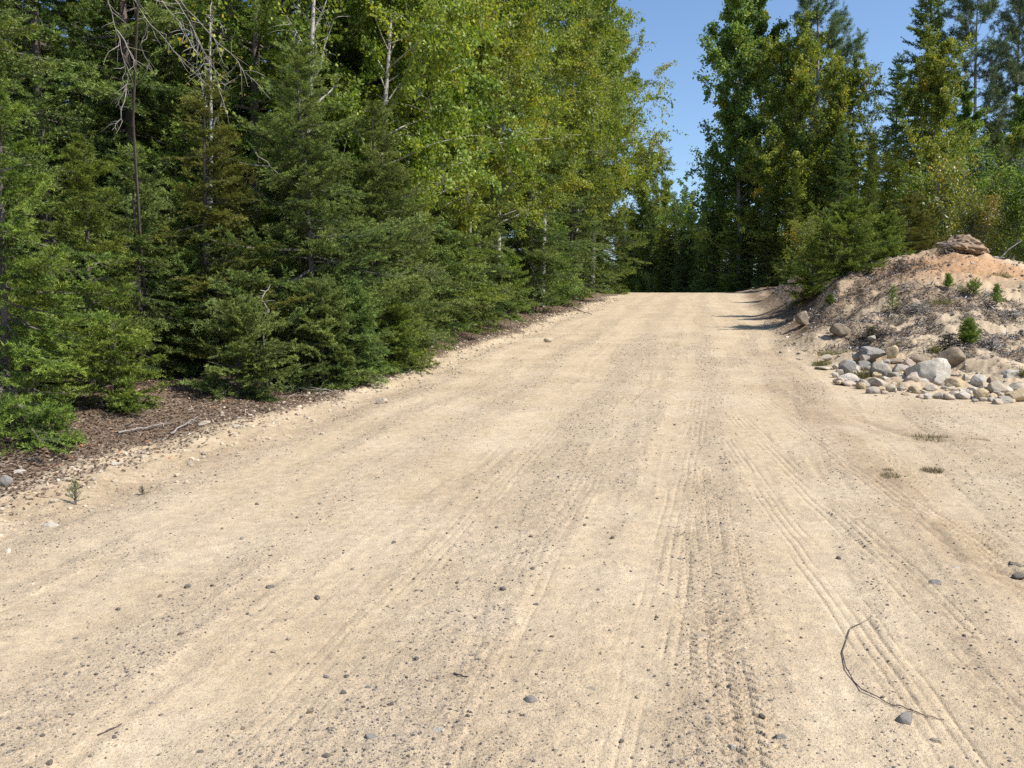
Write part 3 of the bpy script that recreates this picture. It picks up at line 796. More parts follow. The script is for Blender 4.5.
# ---- birches over the left wood
def put(kind, label, cat, lib, H0, px, Y, topy, rz, group=None, off=-0.05, sc=None, tilt=(0, 0)):
    Y = clear(px, Y); f = foot(px, Y); H = height(px, Y, topy) if sc is None else H0 * sc
    return plant(kind, label, cat, lib, (f[0], f[1], f[2] + off), rz, group, H / H0, tilt=tilt)
BI_M = [broadleaf('birch_mid', 14, 3.3, 62000, .105, 160 + i, cb=.24, nl=60, sc=.07, t0=.43, tvar=.12, el=(5, 50), lean=[(.02, 0), (.03, .01)][i]) for i in range(2)]
NB = [(436, 17.2, -150, 0.4, 0, 'yellow green birch with a grey trunk just right of the big middle spruce'),
      (490, 20.5, -130, 2.0, 1, 'dense yellow green birch filling the top between the two showing trunks'),
      (540, 25.0, -75, 0.0, 10, 'birch with a slim pale leaning trunk near the right of the left wood'),
      (566, 31.0, -60, 3.2, 11, 'birch crown standing against the sky at the right end of the left wood'),
      (590, 38.0, -20, 1.0, 10, 'birch behind the one standing against the sky, its crown filling under it'),
      (604, 46.0, 4, 4.0, 11, 'smaller birch in front of the sky gap left of the road crest'),
      (390, 15.4, -100, 5.2, 2, 'sparse birch behind the top of the big middle spruce'),
      (515, 22.0, 0, 1.2, 2, 'leafy birch between the pointed spruce and the slim leaning trunk'),
      (462, 18.0, -30, 2.6, 0, 'young birch with yellow patches behind the spruce with the pale bough')]
NB.append((612, 52.0, 30, 5.0, 10, 'last birch of the left wood, right at the road crest'))
for px, Y, ty, rz, i, lab in NB:
    f = foot(px, Y); H = height(px, Y, ty); X = min(f[0], float(xl(Y)) - 1.7)
    lib, H0 = (BI_M[i - 10], 14) if i >= 10 else (BI_N[i], 9)
    plant('birch_tree', lab, 'birch', lib, (X, Y, gz1(X, Y) - .05), rz, None, H / H0)
# two white trunks in the dark upper left
b1 = broadleaf('thin_birch', 6.5, 1.0, 900, .07, 81, cb=.55, nl=12, lean=(0.0, 0), r0=.085)
put('birch_tree', 'slim birch with a sunlit white trunk near the top of the left wood', 'birch', b1, 6.5, 316, 13.7, -80, 0.5)
b2 = broadleaf('thin_birch', 4.6, .7, 260, .06, 82, cb=.62, nl=9, lean=(0.075, 0), r0=.04, t0=.8)
put('birch_sapling', 'thin pale sapling stem with few yellow leaves among the dark upper left spruces', 'birch', b2, 4.6, 197, 13.4, -10, 0)

# ---- rows behind, left
rng = np.random.default_rng(7)
HID = 'spruces deep in the left wood'
for (px, Y, ty, k) in [(-40, 11, -200, 0), (50, 13.5, -200, 1), (140, 14.5, -160, 0), (255, 15, -150, 2), (180, 17, -220, 1), (90, 18, -240, 2), (0, 17, -260, 0),
                       (370, 17, -90, 1), (300, 18.5, -200, 0), (-110, 9.5, -250, 2), (420, 19, -60, 2), (465, 21, -40, 0), (530, 25, 20, 1), (570, 29, 60, 0), (-170, 14, -250, 1),
                       (345, 21, -200, 2), (230, 21, -250, 0), (600, 33, 70, 2)]:
    put('spruce_tree', 'dark spruce deep in the shade of the left wood behind the front row', 'conifer', SP_N[k], 9, px, Y, ty - (140 if px < 400 else 20), rng.uniform(0, 6.28), HID)
for i in range(60):
    Y = rng.uniform(18, 52); t = xl(Y) - rng.uniform(5, 26)
    s = rng.uniform(.75, 1.1)
    z = gz1(t, Y)
    plant('spruce_tree', 'dark spruce deep in the shade of the left wood behind the front row', 'conifer', SP_F[i % 3], (float(t), Y, z - .1), rng.uniform(0, 6.28), HID, s)
for i in range(14):
    Y = rng.uniform(36, 58); t = xl(Y) - rng.uniform(2.5, 5)
    s = rng.uniform(.42, .62)
    plant('spruce_tree', 'small dark spruce in the row left of the road near the crest', 'conifer', SP_F[i % 3], (float(t), Y, gz1(t, Y) - .1), rng.uniform(0, 6.28), 'spruces by the left side of the crest', s)

# ---- beyond the crest and right side
FAR = [
 ('s', 2, 618, 84, 212, 'small spruce seen low through the end of the left wood'),
 ('s', 1, 603, 90, 200, 'spruce far behind the last birch of the left wood'),
 ('s', 0, 630, 80, 200, 'spruce beyond the crest just right of the last left birch'),
 ('s', 1, 728, 60, 190, 'low spruce hiding the foot of the tall dark green poplar'),
 ('s', 2, 766, 59, 172, 'spruce in front of the trunk of the poplar right of the gap'),
 ('b', 1, 644, 76, 150, 'low leafy tree beyond the crest under the left end of the sky gap'),
 ('s', 1, 642, 74, 172, 'dark spruce beyond the crest against the end of the left wood'),
 ('b', 2, 664, 84, 178, 'small leafy tree far beyond the middle of the sky gap'),
 ('s', 0, 684, 74, 182, 'dark spruce beyond the crest at the right foot of the sky gap'),  # kind, variant, px, Y, top y, label
 ('s', 0, 650, 66, 196, 'short dark spruce directly behind the road crest, left of the sky gap'),
 ('s', 2, 674, 72, 188, 'dark spruce at the foot of the sky gap beyond the crest'),
 ('s', 0, 654, 82, 186, 'small spruce far behind the crest at the left foot of the sky gap'),
 ('s', 1, 690, 70, 190, 'dark spruce beyond the crest under the tall left poplar'),
 ('s', 2, 632, 60, 205, 'dark spruce standing just behind the left end of the road crest'),
 ('s', 1, 664, 60, 222, 'low dark spruce behind the middle of the road crest'),
 ('s', 0, 698, 62, 215, 'low dark spruce behind the right half of the road crest'),
 ('s', 1, 738, 66, 205, 'low dark spruce behind the right end of the road crest'),
 ('s', 2, 762, 60, 196, 'low dark spruce behind the far end of the shadowed bank'),
 ('s', 0, 680, 78, 200, 'small dark spruce far behind the middle of the crest'),
 ('b', 0, 734, 62, -30, 'tall dark green poplar forming the right side of the sky gap'),
 ('b', 2, 752, 66, -8, 'poplar with a pale trunk just right of the sky gap'),
 ('b', 1, 786, 60, 40, 'yellow green birch of the right wood in front of the tall open pine'),
 ('b', 1, 838, 58, 66, 'birch with yellow leaves below the open pine'),
 ('b', 2, 806, 70, 30, 'poplar standing behind the yellow green birch of the right wood'),
 ('s', 0, 712, 63, 140, 'dark spruce at the right end of the crest'),
 ('s', 2, 748, 62, 150, 'dark spruce right of the crest above the shadowed bank'),
 ('s', 1, 790, 56, 165, 'dark spruce behind the left end of the mound bush'),
 ('s', 0, 836, 56, 120, 'dark spruce between the two right birches'),
 ('s', 2, 868, 50, 128, 'dark spruce rising behind the mound bush'),
 ('s', 1, 917, 58, -45, 'tallest spruce on the right, its tip leaving the top of the picture'),
 ('s', 0, 888, 62, 50, 'spruce left beside the tallest right spruce'),
 ('b', 1, 926, 46, 48, 'large yellow green birch behind the mound top'),
 ('b', 2, 958, 50, 88, 'green poplar right of the large birch behind the mound'),
 ('b', 2, 1012, 40, 92, 'grey green poplar at the right edge of the picture'),
 ('b', 0, 1050, 44, 60, 'poplar just leaving the right edge of the picture'),
 ('s', 1, 985, 56, 110, 'dark spruce below the right pines'),
 ('s', 0, 905, 44, 172, 'short spruce behind the right shoulder of the mound bush'),
]
for kd, v, px, Y, ty, lab in FAR:
    if kd == 's': put('spruce_tree', lab, 'conifer', SP_F[v], 12, px, Y, ty, rng.uniform(0, 6.28), off=-.2)
    else: put('poplar_tree' if v != 1 else 'birch_tree', lab, 'poplar' if v != 1 else 'birch', BI_F[v], 18, px, Y, ty, rng.uniform(0, 6.28), off=-.2)
PN = [pine('pine', 20, 5.0, 90), pine('pine', 20, 5.2, 91)]
for v, px, Y, ty, lab in [(0, 811, 64, -40, 'tall open pine with a bare dark trunk standing above the right birches'),
                          (1, 966, 56, -25, 'open pine right of the tallest spruce'), (0, 1003, 60, -10, 'open pine near the right edge, right of the other high pine'),
                          (1, 1040, 54, -50, 'open pine cut by the right edge of the picture')]:
    put('pine_tree', lab, 'pine', PN[v], 20, px, Y, ty, rng.uniform(0, 6.28), off=-.2)
for i in range(46):
    px = rng.uniform(600, 1120); Y = clear(px, rng.uniform(64, 95)); f = foot(px, Y)
    tall = px > 745
    s = rng.uniform(.75, 1.05) if tall else rng.uniform(.5, .72)
    plant('spruce_tree', 'dark spruce in the far background beyond the crest and right wood', 'conifer', SP_F[i % 3], (f[0], Y, f[2] - .2), rng.uniform(0, 6.28), 'spruces in the far background', s)
for i in range(26):
    px = rng.uniform(625, 800); Y = clear(px, rng.uniform(66, 84)); f = foot(px, Y)
    plant('spruce_tree', 'low dark spruce in the thicket closing the view behind the road crest', 'conifer', SP_F[i % 3], (f[0], Y, f[2] - .4), rng.uniform(0, 6.28), 'low spruces behind the crest', rng.uniform(.38, .55))
for i in range(12):
    Y = rng.uniform(34, 52); px = rng.uniform(860, 1150); f = foot(px, Y)
    plant('spruce_tree', 'low dark spruce in the undergrowth behind the mound', 'conifer', SP_F[i % 3], (f[0], Y, f[2] - .1), rng.uniform(0, 6.28), 'low spruces behind the mound', rng.uniform(.3, .5))

# ---- bushes beyond the crest, on and behind the mound
SH = broadleaf('shrub', 2.4, 1.3, 7000, .06, 95, cb=.05, mat_=M_BIRCH, bark_=M_GBARK, nl=30, sc=.08, stems=4, el=(35, 70))
SH2 = broadleaf('shrub', 2.6, 1.2, 5000, .07, 96, cb=.05, mat_=M_YELLOW, bark_=M_GBARK, nl=26, sc=.09, stems=4, el=(35, 70))
SH3 = broadleaf('shrub', 3.2, 1.6, 9000, .08, 97, cb=.05, mat_=M_POPLAR, bark_=M_GBARK, nl=32, sc=.10, stems=5, el=(35, 70))
hero(842, 21.2, 205, 1.6, 'rounded dark green fir bush on the shoulder of the mound beside the road', 'fir_bush', M_FIR, 30, lod=1, per_m=42, e0=0, e1=42, pw=.45, cb=.02, face=-1.5)
hero(812, 24.5, 242, 1.0, 'smaller fir bush on the bank left of the rounded fir bush', 'fir_bush', M_FIR, 31, lod=1, per_m=34, e0=0, e1=42, pw=.45, cb=.02, face=-1.5)
hero(880, 22.3, 218, 1.2, 'fir bush right behind the rounded fir bush at the top of the bare slope', 'fir_bush', M_FIR, 32, lod=1, per_m=36, e0=0, e1=42, pw=.5, cb=.02, face=-1.5)
hero(905, 26, 196, 1.5, 'young fir behind the mound top left of the root bound clump', 'young_fir', M_OLIVE, 33, lod=1, per_m=24, e0=0, e1=42, pw=.6, cb=.02, face=-1.5)
hero(796, 36, 232, 1.4, 'low fir by the far end of the shadowed bank', 'young_fir', M_SPRUCE, 34, lod=2, per_m=24, e0=0, e1=42, pw=.6, cb=.02, face=-1.5)
for px, Y, ty, lab in [(652, 74, 236, 'leafy green bush beyond the left half of the crest'), (673, 73, 246, 'leafy green bush beyond the middle of the crest'), (695, 70, 240, 'leafy green bush beyond the right half of the crest'),
                       (716, 66, 232, 'leafy bush at the foot of the low spruce by the poplar')]:
    put('shrub', lab, 'shrub', SH3, 3.2, px, Y, ty, px, off=-.05)
def shrub(m, H0, px, Y, ty, lab, rz=0, kind='shrub', cat='shrub'):
    return put(kind, lab, cat, m, H0, px, Y, ty, rz, off=-.05)
shrub(SH, 2.4, 808, 26, 226, 'leafy yellow green shrub on the bank among the fir bushes', 1)
shrub(SH2, 2.6, 944, 30, 165, 'yellow orange leaved sapling behind the root bound clump', 2, 'leafy_sapling', 'sapling')
shrub(SH2, 2.6, 968, 27, 196, 'yellowing shrub right behind the root bound clump', 4)
shrub(SH3, 3.2, 1006, 28, 178, 'green leafy shrub behind the right slope of the mound', 0.5)
shrub(SH3, 3.2, 925, 31, 180, 'dark leafed shrub left of the yellow orange sapling', 3.5)
shrub(SH3, 3.2, 1040, 26, 190, 'green leafy shrub at the right edge behind the mound', 2.5)

# ---- dead tree with bare drooping limbs, upper left
def dead_tree():
    f = foot(150, 11.2)
    def P(px, py, Y=8.9): return at(px, py, Y) - np.array(f)
    tr = Acc()
    tr.tube([(0, 0, -.1), P(141, 250, 10.6), P(133, 120, 10.1), P(137, 20, 9.6), P(142, -60, 9.2), P(138, -130, 9.0)], [.020, .018, .015, .013, .010, .008], 7)
    a = thing('dead_tree', 'dead grey tree whose bare drooping twigs hang in the dark upper left corner', 'dead tree', f)
    obj('trunk', tr.mesh('dead_trunk', M_BRUSH), a)
    rg = np.random.default_rng(5)
    for pl in [[(138, -90), (118, -60), (107, -6), (117, 30), (124, 60), (127, 84), (115, 104)], [(138, -80), (128, -10), (150, 24), (180, 58), (206, 84)], [(140, -95), (150, -20), (172, 14), (198, 42), (214, 70), (222, 98)],
               [(118, 30), (130, 50), (136, 72)], [(140, -60), (165, -12), (190, 22), (203, 50), (206, 78)], [(142, -50), (180, 0), (212, 36), (238, 60), (252, 82)], [(127, 84), (120, 118), (112, 130)], [(150, 24), (140, 44), (150, 70)]]:
        Y0 = 8.9 + rg.uniform(-.3, .3)
        pts = [P(x, y, 9.1 + (Y0 - 9.1) * min(1, i / 2)) for i, (x, y) in enumerate(pl)]
        # smooth + jitter
        dense = []
        for q in range(len(pts) - 1):
            for t in np.linspace(0, 1, 5)[:-1]: dense.append(pts[q] * (1 - t) + pts[q + 1] * t + rg.normal(0, .008, 3))
        dense.append(pts[-1])
        A = Acc(); A.tube(dense, np.linspace(.006, .0018, len(dense)), 5)
        for q in range(3, len(dense) - 1):
            d = unit(dense[q + 1] - dense[q - 1]) + rg.normal(0, .6, 3); L = rg.uniform(.12, .4)
            tw = [dense[q]]
            for z in range(4):
                d = unit(d + rg.normal(0, .2, 3) + np.array([0, 0, -.06])); tw.append(tw[-1] + d * L / 4)
            A.tube(tw, np.linspace(.004, .0015, 5), 3)
        obj('branch', A.mesh('dead_branch', M_DEAD), a)
dead_tree()

# ------------------------------------------------------------------ rocks
import bmesh
_bm = bmesh.new(); bmesh.ops.create_icosphere(_bm, subdivisions=4, radius=1)
ICO_V = np.array([v.co[:] for v in _bm.verts]); ICO_F = np.array([[v.index for v in f.verts] for f in _bm.faces]); _bm.free()
_bm = bmesh.new(); bmesh.ops.create_icosphere(_bm, subdivisions=1, radius=1)
I1_V = np.array([v.co[:] for v in _bm.verts]); I1_F = np.array([[v.index for v in f.verts] for f in _bm.faces]); _bm.free()
def rock_mesh(seed, mt, cuts=12, rough=.09, tight=.66):
    rg = np.random.default_rng(seed); V = ICO_V.copy()
    for k in range(cuts):
        nrm = unit(rg.normal(size=3)); dd = rg.uniform(tight - .12, tight + .12)
        p = V @ nrm; ov = np.clip(p - dd, 0, None); V -= ov[:, None] * nrm * .94
    a = vnoise(V[:, 0] * 2.5 + seed, V[:, 1] * 2.5 + V[:, 2] * 1.7, seed) - .5
    b = vnoise(V[:, 0] * 8 + V[:, 2] * 5, V[:, 1] * 8 - V[:, 2] * 6, seed + 1) - .5
    V *= (1 + rough * 2 * a + rough * .8 * b)[:, None]
    V /= np.abs(V).max(0)
    return mk_mesh('rock', V, ICO_F, mats=(mt,), smooth=True)
def rock(px, py, w_px, h_px, col, label, group=None, seed=None, cuts=12, name='rock', Y=None, lift=0.30, cat='rock', rz=None, dep=None, base=None):
    """px,py: centre in the photograph; the rock's foot stands on the ground below it"""
    seed = seed if seed is not None else int(px * 7 + py * 13)
    rg = np.random.default_rng(seed)
    if Y is None:
        g = gpt(px, py + h_px * 0.45); Y = g[1] + w_px / F_PX * g[1] * .25
    c = at(px, py, Y); wx = w_px / F_PX * Y / 2; hz = h_px / F_PX * Y / 2
    me = rock_mesh(seed, RM[col], cuts)
    o = obj(name, me, loc=c); o.scale = (wx * 1.14, (dep or rg.uniform(.8, 1.0)) * wx, hz * 1.18)
    o.rotation_euler = (rg.uniform(-.12, .12), rg.uniform(-.15, .15), rg.uniform(-.25, .25) if rz is None else rz)
    if name == 'pebble': o.location.z -= hz * .35
    low = c[2] - hz
    g = gz1(c[0], c[1])
    if low > g - .02 * 1:      # let it reach down to what carries it
        ext = low - g + .03
        if ext < hz * .7:
            o.location.z -= ext / 2; o.scale.z += ext / 2
    return tag(o, label, cat, group)
def zr(zx, zy, w_, h_): return 820 + zx * .1992, 320 + zy * .1992, w_ * .1992, h_ * .1992
RK = [
 (100, 55, 95, 66, 'brown', 'brown grey boulder alone on the bare slope above the left end of the rock row'),
 (255, 165, 125, 62, 'blue', 'wide flat blue grey rock at the upper left of the rock row'),
 (355, 160, 64, 62, 'yellow', 'squarish tan yellow rock standing alone on the upper edge of the row'),
 (500, 197, 120, 55, 'brown', 'brown flat rock touching the top of the largest boulder'),
 (550, 262, 175, 128, 'pale', 'largest boulder of the row with a grey left face and bright right face'),
 (665, 178, 135, 82, 'brown', 'dark brown boulder half buried above the row by the grey brush'),
 (315, 248, 112, 86, 'grey', 'grey angular rock below the wide flat blue grey rock'),
 (402, 248, 88, 66, 'grey', 'grey rock left of the largest boulder'),
 (138, 240, 92, 74, 'blue', 'dark blue grey rock at the left end of the row beside the grass'),
 (214, 230, 64, 48, 'blue', 'small blue grey rock right of the dark blue grey one'),
 (222, 192, 50, 36, 'grey', 'little grey rock left beneath the wide flat rock'),
 (140, 292, 92, 52, 'pale', 'cream white rock lowest at the left end of the row'),
 (152, 320, 76, 26, 'pink', 'flat pinkish stone just below the cream white rock'),
 (218, 322, 58, 42, 'grey', 'roundish grey green stone right of the flat pinkish stone'),
 (288, 315, 84, 46, 'tan', 'broad tan stone on the front edge below the grass tuft in the row'),
 (357, 341, 66, 38, 'tan', 'small oval tan stone low on the front edge left of the pinkish round one'),
 (385, 281, 92, 46, 'grey', 'flat grey stone in the middle of the row below two grey rocks'),
 (463, 302, 84, 76, 'pink', 'round tan pink stone left below the largest boulder'),
 (475, 350, 62, 42, 'yellow', 'pale yellow stone under the round tan pink stone'),
 (540, 386, 42, 34, 'pale', 'tiny pale stone lowest below the largest boulder'),
 (596, 305, 94, 52, 'grey', 'grey stone at the foot of the bright right face of the largest boulder'),
 (560, 347, 84, 42, 'tan', 'pair like tan stone below the grey foot stone'),
 (596, 381, 62, 42, 'grey', 'small grey stone on the front edge below the largest boulder'),
 (652, 386, 64, 38, 'tan', 'oval tan grey stone on the front edge right of the small grey one'),
 (682, 322, 96, 58, 'yellow', 'yellow tan stone right of the foot of the largest boulder'),
 (736, 306, 54, 64, 'tan', 'upright pale tan stone right of the yellow tan one'),
 (660, 350, 54, 36, 'tan', 'small tan stone tucked under the yellow tan one'),
 (722, 381, 84, 42, 'pale', 'flat pale stone on the front edge below the upright tan stone'),
 (800, 316, 76, 74, 'pale', 'white block shaped stone with a shaded left side'),
 (858, 312, 54, 54, 'brown', 'brownish stone between the white block and the large white grey rock'),
 (892, 342, 84, 64, 'tan', 'pointed tan grey stone under the large white grey rock'),
 (950, 290, 116, 72, 'pale', 'large white grey rock highest at the right end of the row'),
 (812, 376, 78, 60, 'yellow', 'orange tan round stone on the front edge under the white block'),
 (828, 345, 62, 36, 'tan', 'flat tan stone between the white block and the orange tan stone'),
 (985, 340, 90, 48, 'tan', 'cream stone below the large white grey rock at the right edge'),
 (992, 382, 98, 68, 'yellow', 'cream yellow rock at the lower right end of the row'),
 (926, 402, 74, 38, 'grey', 'low grey stone in front of the pointed tan grey stone'),
 (40, 192, 66, 36, 'tan', 'tan stone among the grass at the far left of the row'),
 (362, 206, 82, 28, 'brown', 'flat brown stone under the squarish tan yellow rock'),
 (440, 212, 62, 42, 'pink', 'pale pinkish stone right below the squarish tan yellow rock'),
 (28, 243, 90, 18, 'tan', 'thin flat tan stone at the left tip of the row'),
]
for i, (a, b, c, d, col, lab) in enumerate(RK):
    px, py, ww, hh = zr(a, b, c, d)
    rock(px, py, ww, hh, col, lab, seed=300 + i, cuts=8 if col in ('tan', 'yellow', 'pink') else 14)
rock(803, 318, 16, 12, 'brown', 'brown boulder beside the road edge left of the bare slope, lit on its right', seed=357, cuts=9)
SMALLR = [(180, 182, 56, 40), (82, 306, 36, 24), (515, 316, 52, 42), (286, 276, 50, 40), (692, 370, 42, 32), (276, 346, 62, 22), (412, 346, 40, 26), (332, 300, 50, 30), (866, 386, 46, 36), (906, 377, 34, 24),
          (430, 320, 44, 34), (630, 345, 40, 30), (760, 350, 50, 32), (470, 250, 40, 36), (350, 290, 40, 30), (240, 270, 46, 32), (100, 265, 50, 30), (940, 350, 50, 34), (540, 350, 30, 24), (500, 385, 34, 22), (960, 410, 40, 22), (775, 405, 34, 18), (170, 270, 40, 30), (430, 375, 40, 22), (320, 365, 40, 20)]
_r = np.random.default_rng(44)
for k in range(80):
    zx = _r.uniform(60, 1010); lo = np.interp(zx, [60, 300, 600, 1010], [330, 365, 405, 415]); hi = np.interp(zx, [60, 300, 560, 680, 1010], [215, 200, 260, 300, 300])
    zy = _r.uniform(hi, lo); ww = _r.uniform(26, 56); SMALLR.append((zx, zy, ww, ww * _r.uniform(.6, .8)))
for i, (a, b, c, d) in enumerate(SMALLR):
    px, py, ww, hh = zr(a, b, c, d)
    rock(px, py, ww, hh, ['tan', 'grey', 'pale', 'yellow', 'pink'][i % 5], 'small rounded stone filling a gap between the bigger rocks of the row', 'small stones in the rock row', seed=400 + i, cuts=5)
for i, (px, py, ww, hh, col, lab) in enumerate([
    (6, 482, 16, 13, 'blue', 'blue grey rock at the left edge of the picture on the verge'),
    (49, 526, 17, 7, 'pale', 'white flat stone lying at the left road edge near the small pine seedling'),
    (548, 340, 8, 5, 'tan', 'tan stone on the bare earth at the far left verge'),
    (382, 402, 11, 7, 'tan', 'pale tan stone at the road edge below the short spruce'),
    (236, 427, 10, 6, 'pale', 'whitish stone on the left verge below the young fir'),
    (18, 473, 14, 6, 'pale', 'cream stone on the verge above the blue grey rock'),
    (115, 464, 9, 5, 'pale', 'small pale stone on the verge right of the small pine seedling'),
    (204, 424, 12, 6, 'tan', 'tan flat stone at the edge of the brown litter left of the young fir'),
    (872, 338, 8, 5, 'grey', 'small grey stone on the bare slope above the flat blue grey rock')]):
    rock(px, py, ww, hh, col, lab, seed=450 + i, cuts=8, name='stone', cat='stone')
# ------------------------------------------------------------------ single pebbles on the road
PEB = [(530, 700, 15, 11, 'blue', 'round blue grey pebble in the lower middle of the road'),
       (370, 737, 14, 11, 'blue', 'grey pebble beside a darker one at the bottom of the road'),
       (358, 743, 9, 6, 'dark', 'dark pebble touching the left of the grey pebble at the bottom'),
       (439, 731, 13, 11, 'pale', 'white pebble with a dark side right of the grey bottom pebble'),
       (444, 742, 7, 4, 'dark', 'tiny dark pebble just below the white pebble'),
       (935, 583, 15, 8, 'blue', 'flat grey pebble below the rut on the pull off'),
       (904, 717, 18, 17, 'blue', 'grey flat stone at the lower end of the curved twig'),
       (780, 738, 15, 11, 'blue', 'grey oval pebble near the bottom right of the tread marks'),
       (270, 587, 9, 9, 'dark', 'dark upright pebble on the left part of the road'),
       (1016, 564, 18, 8, 'dark', 'dark flat rock by the rut at the right edge of the picture'),
       (1019, 575, 14, 7, 'dark', 'dark rock just below the dark flat rock at the right edge'),
       (742, 661, 8, 7, 'blue', 'small blue grey pebble among the tread marks'),
       (700, 637, 14, 8, 'tan', 'tan stone pressed into the tread marks'),
       (996, 686, 14, 6, 'pale', 'pale flat chip near the right edge of the pull off'),
       (732, 748, 9, 10, 'pale', 'pale pebble at the bottom left of the oval grey one'),
       (593, 635, 12, 5, 'dark', 'dark flat chip in the middle of the road above the light pebbles'),
       (201, 752, 10, 6, 'dark', 'dark pebble with a pale side at the bottom left'),
       (567, 666, 8, 6, 'blue', 'small grey pebble above right of the round blue grey one'),
       (581, 679, 9, 6, 'tan', 'tan pebble between the round blue grey one and the road middle'),
       (591, 690, 14, 8, 'tan', 'cracked tan clod right of the round blue grey pebble'),
       (536, 605, 8, 6, 'dark', 'dark grey pebble in the middle of the road'),
       (61, 669 - 27, 8, 5, 'tan', 'tan pebble in the left gravel band'),
       (988, 616, 10, 5, 'dark', 'small dark pebble right of the flat grey pebble'),
       (956, 568, 9, 4, 'pale', 'pale chip lying in the rut of the pull off'),
       (935, 740, 12, 8, 'tan', 'tan crumb of stone at the bottom right corner')]
for i, (px, py, ww, hh, col, lab) in enumerate(PEB):
    rock(px, py, ww, hh, col, lab, seed=500 + i, cuts=6, name='pebble', cat='pebble')
sm = [rock_mesh(600 + i, RM[['dark', 'blue', 'dark', 'brown', 'tan'][i]], 6) for i in range(5)]
rp = np.random.default_rng(77)
SP_PIX = [(495, 530), (588, 519), (583, 527), (528, 539), (467, 545), (449, 563), (450, 568), (534, 572), (459, 586), (563, 571), (501, 594), (583, 592), (596, 593), (475, 620), (505, 622), (415, 663), (366, 689), (347, 678), (344, 673), (437, 683), (394, 707), (378, 691),
          (416, 692), (485, 672), (392, 701), (325, 760), (240, 540), (120, 612), (160, 600), (140, 655), (190, 590), (75, 640), (225, 560), (210, 590), (275, 653), (248, 617), (325, 678), (345, 695), (310, 715), (42, 720), (45, 740), (7, 755), (50, 767), (180, 640), (255, 618),
          (612, 540), (628, 573), (655, 620), (660, 500), (640, 470), (560, 480), (520, 500), (610, 450), (480, 500), (430, 520), (300, 520), (318, 505), (260, 505), (225, 530), (655, 440), (672, 425), (705, 725), (760, 720), (800, 640), (690, 600), (840, 560), (905, 640), (965, 640), (880, 700), (640, 700), (620, 745),
          (150, 705), (115, 740), (240, 730), (290, 640), (320, 600), (350, 570), (395, 545), (550, 640), (515, 660), (470, 720), (680, 560), (655, 680), (720, 690)]
for i, (px, py) in enumerate(SP_PIX):
    px += rp.uniform(-3, 3); g = gpt(px, py); r = rp.uniform(.006, .013) * (1 if py > 600 else 1.25)
    o = obj('pebble', sm[i % 5], loc=(g[0], g[1], gz1(g[0], g[1]) + r * .25)); o.scale = (r * rp.uniform(.9, 1.4), r * rp.uniform(.7, 1.1), r * .75); o.rotation_euler = (0, 0, rp.uniform(0, 6.28))
    tag(o, 'little dark pebble, one of many scattered singly over the sandy road', 'pebble', 'little pebbles scattered on the road')

# ------------------------------------------------------------------ gravel, litter, debris (nobody could count these)
def stones_soup(name, X, Y, R, tint, seed, label):
    rg = np.random.default_rng(seed); n = len(X)
    Z = gz(X, Y)
    S = R[:, None] * rg.uniform(.65, 1.25, (n, 3)); S[:, 2] *= .75
    V0 = np.tile(I1_V, (n, 1, 1)) * (1 + rg.uniform(-.22, .22, (n, len(I1_V), 1)))
    a = rg.uniform(0, 6.28, n); ca, sa = np.cos(a), np.sin(a)
    V0 = V0 * S[:, None]
    Vx = V0[:, :, 0] * ca[:, None] - V0[:, :, 1] * sa[:, None] + X[:, None]
    Vy = V0[:, :, 0] * sa[:, None] + V0[:, :, 1] * ca[:, None] + Y[:, None]
    Vz = V0[:, :, 2] + Z[:, None] + R[:, None] * .22
    V = np.stack([Vx, Vy, Vz], -1).reshape(-1, 3)
    Fq = (I1_F[None] + (np.arange(n) * len(I1_V))[:, None, None]).reshape(-1, 3)
    me = mk_mesh(name, V, Fq, mats=(M_GRAVEL,), attrs={'tint': np.repeat(tint, len(I1_V))})
    tag(obj(name, me), label, name, kind='stuff')
rg = np.random.default_rng(9)
def view_scatter(n, ymax, ymin=2.3, spread=.68, pw=2.2):
    Y = ymin + (ymax - ymin) * rg.random(n) ** pw; X = Y * rg.uniform(-spread, spread, n)
    return X, Y
X, Y = view_scatter(230000, 20, pw=1.45)
d = xl(Y) - X
keep = (rg.random(len(X)) < (bands(X, Y) ** 1.5 * .46 + .022)) & (d < .2) & (right_in(X, Y) < .2)
X, Y = X[keep], Y[keep]
R = (.0014 + .0048 * rg.random(len(X)) ** 4) * (1 + .06 * Y)
stones_soup('gravel', X, Y, R, np.clip(rg.random(len(X)) * .75 + rg.normal(0, .1, len(X)), 0, 1), 10, 'fine loose gravel strewn in bands along the sandy road')
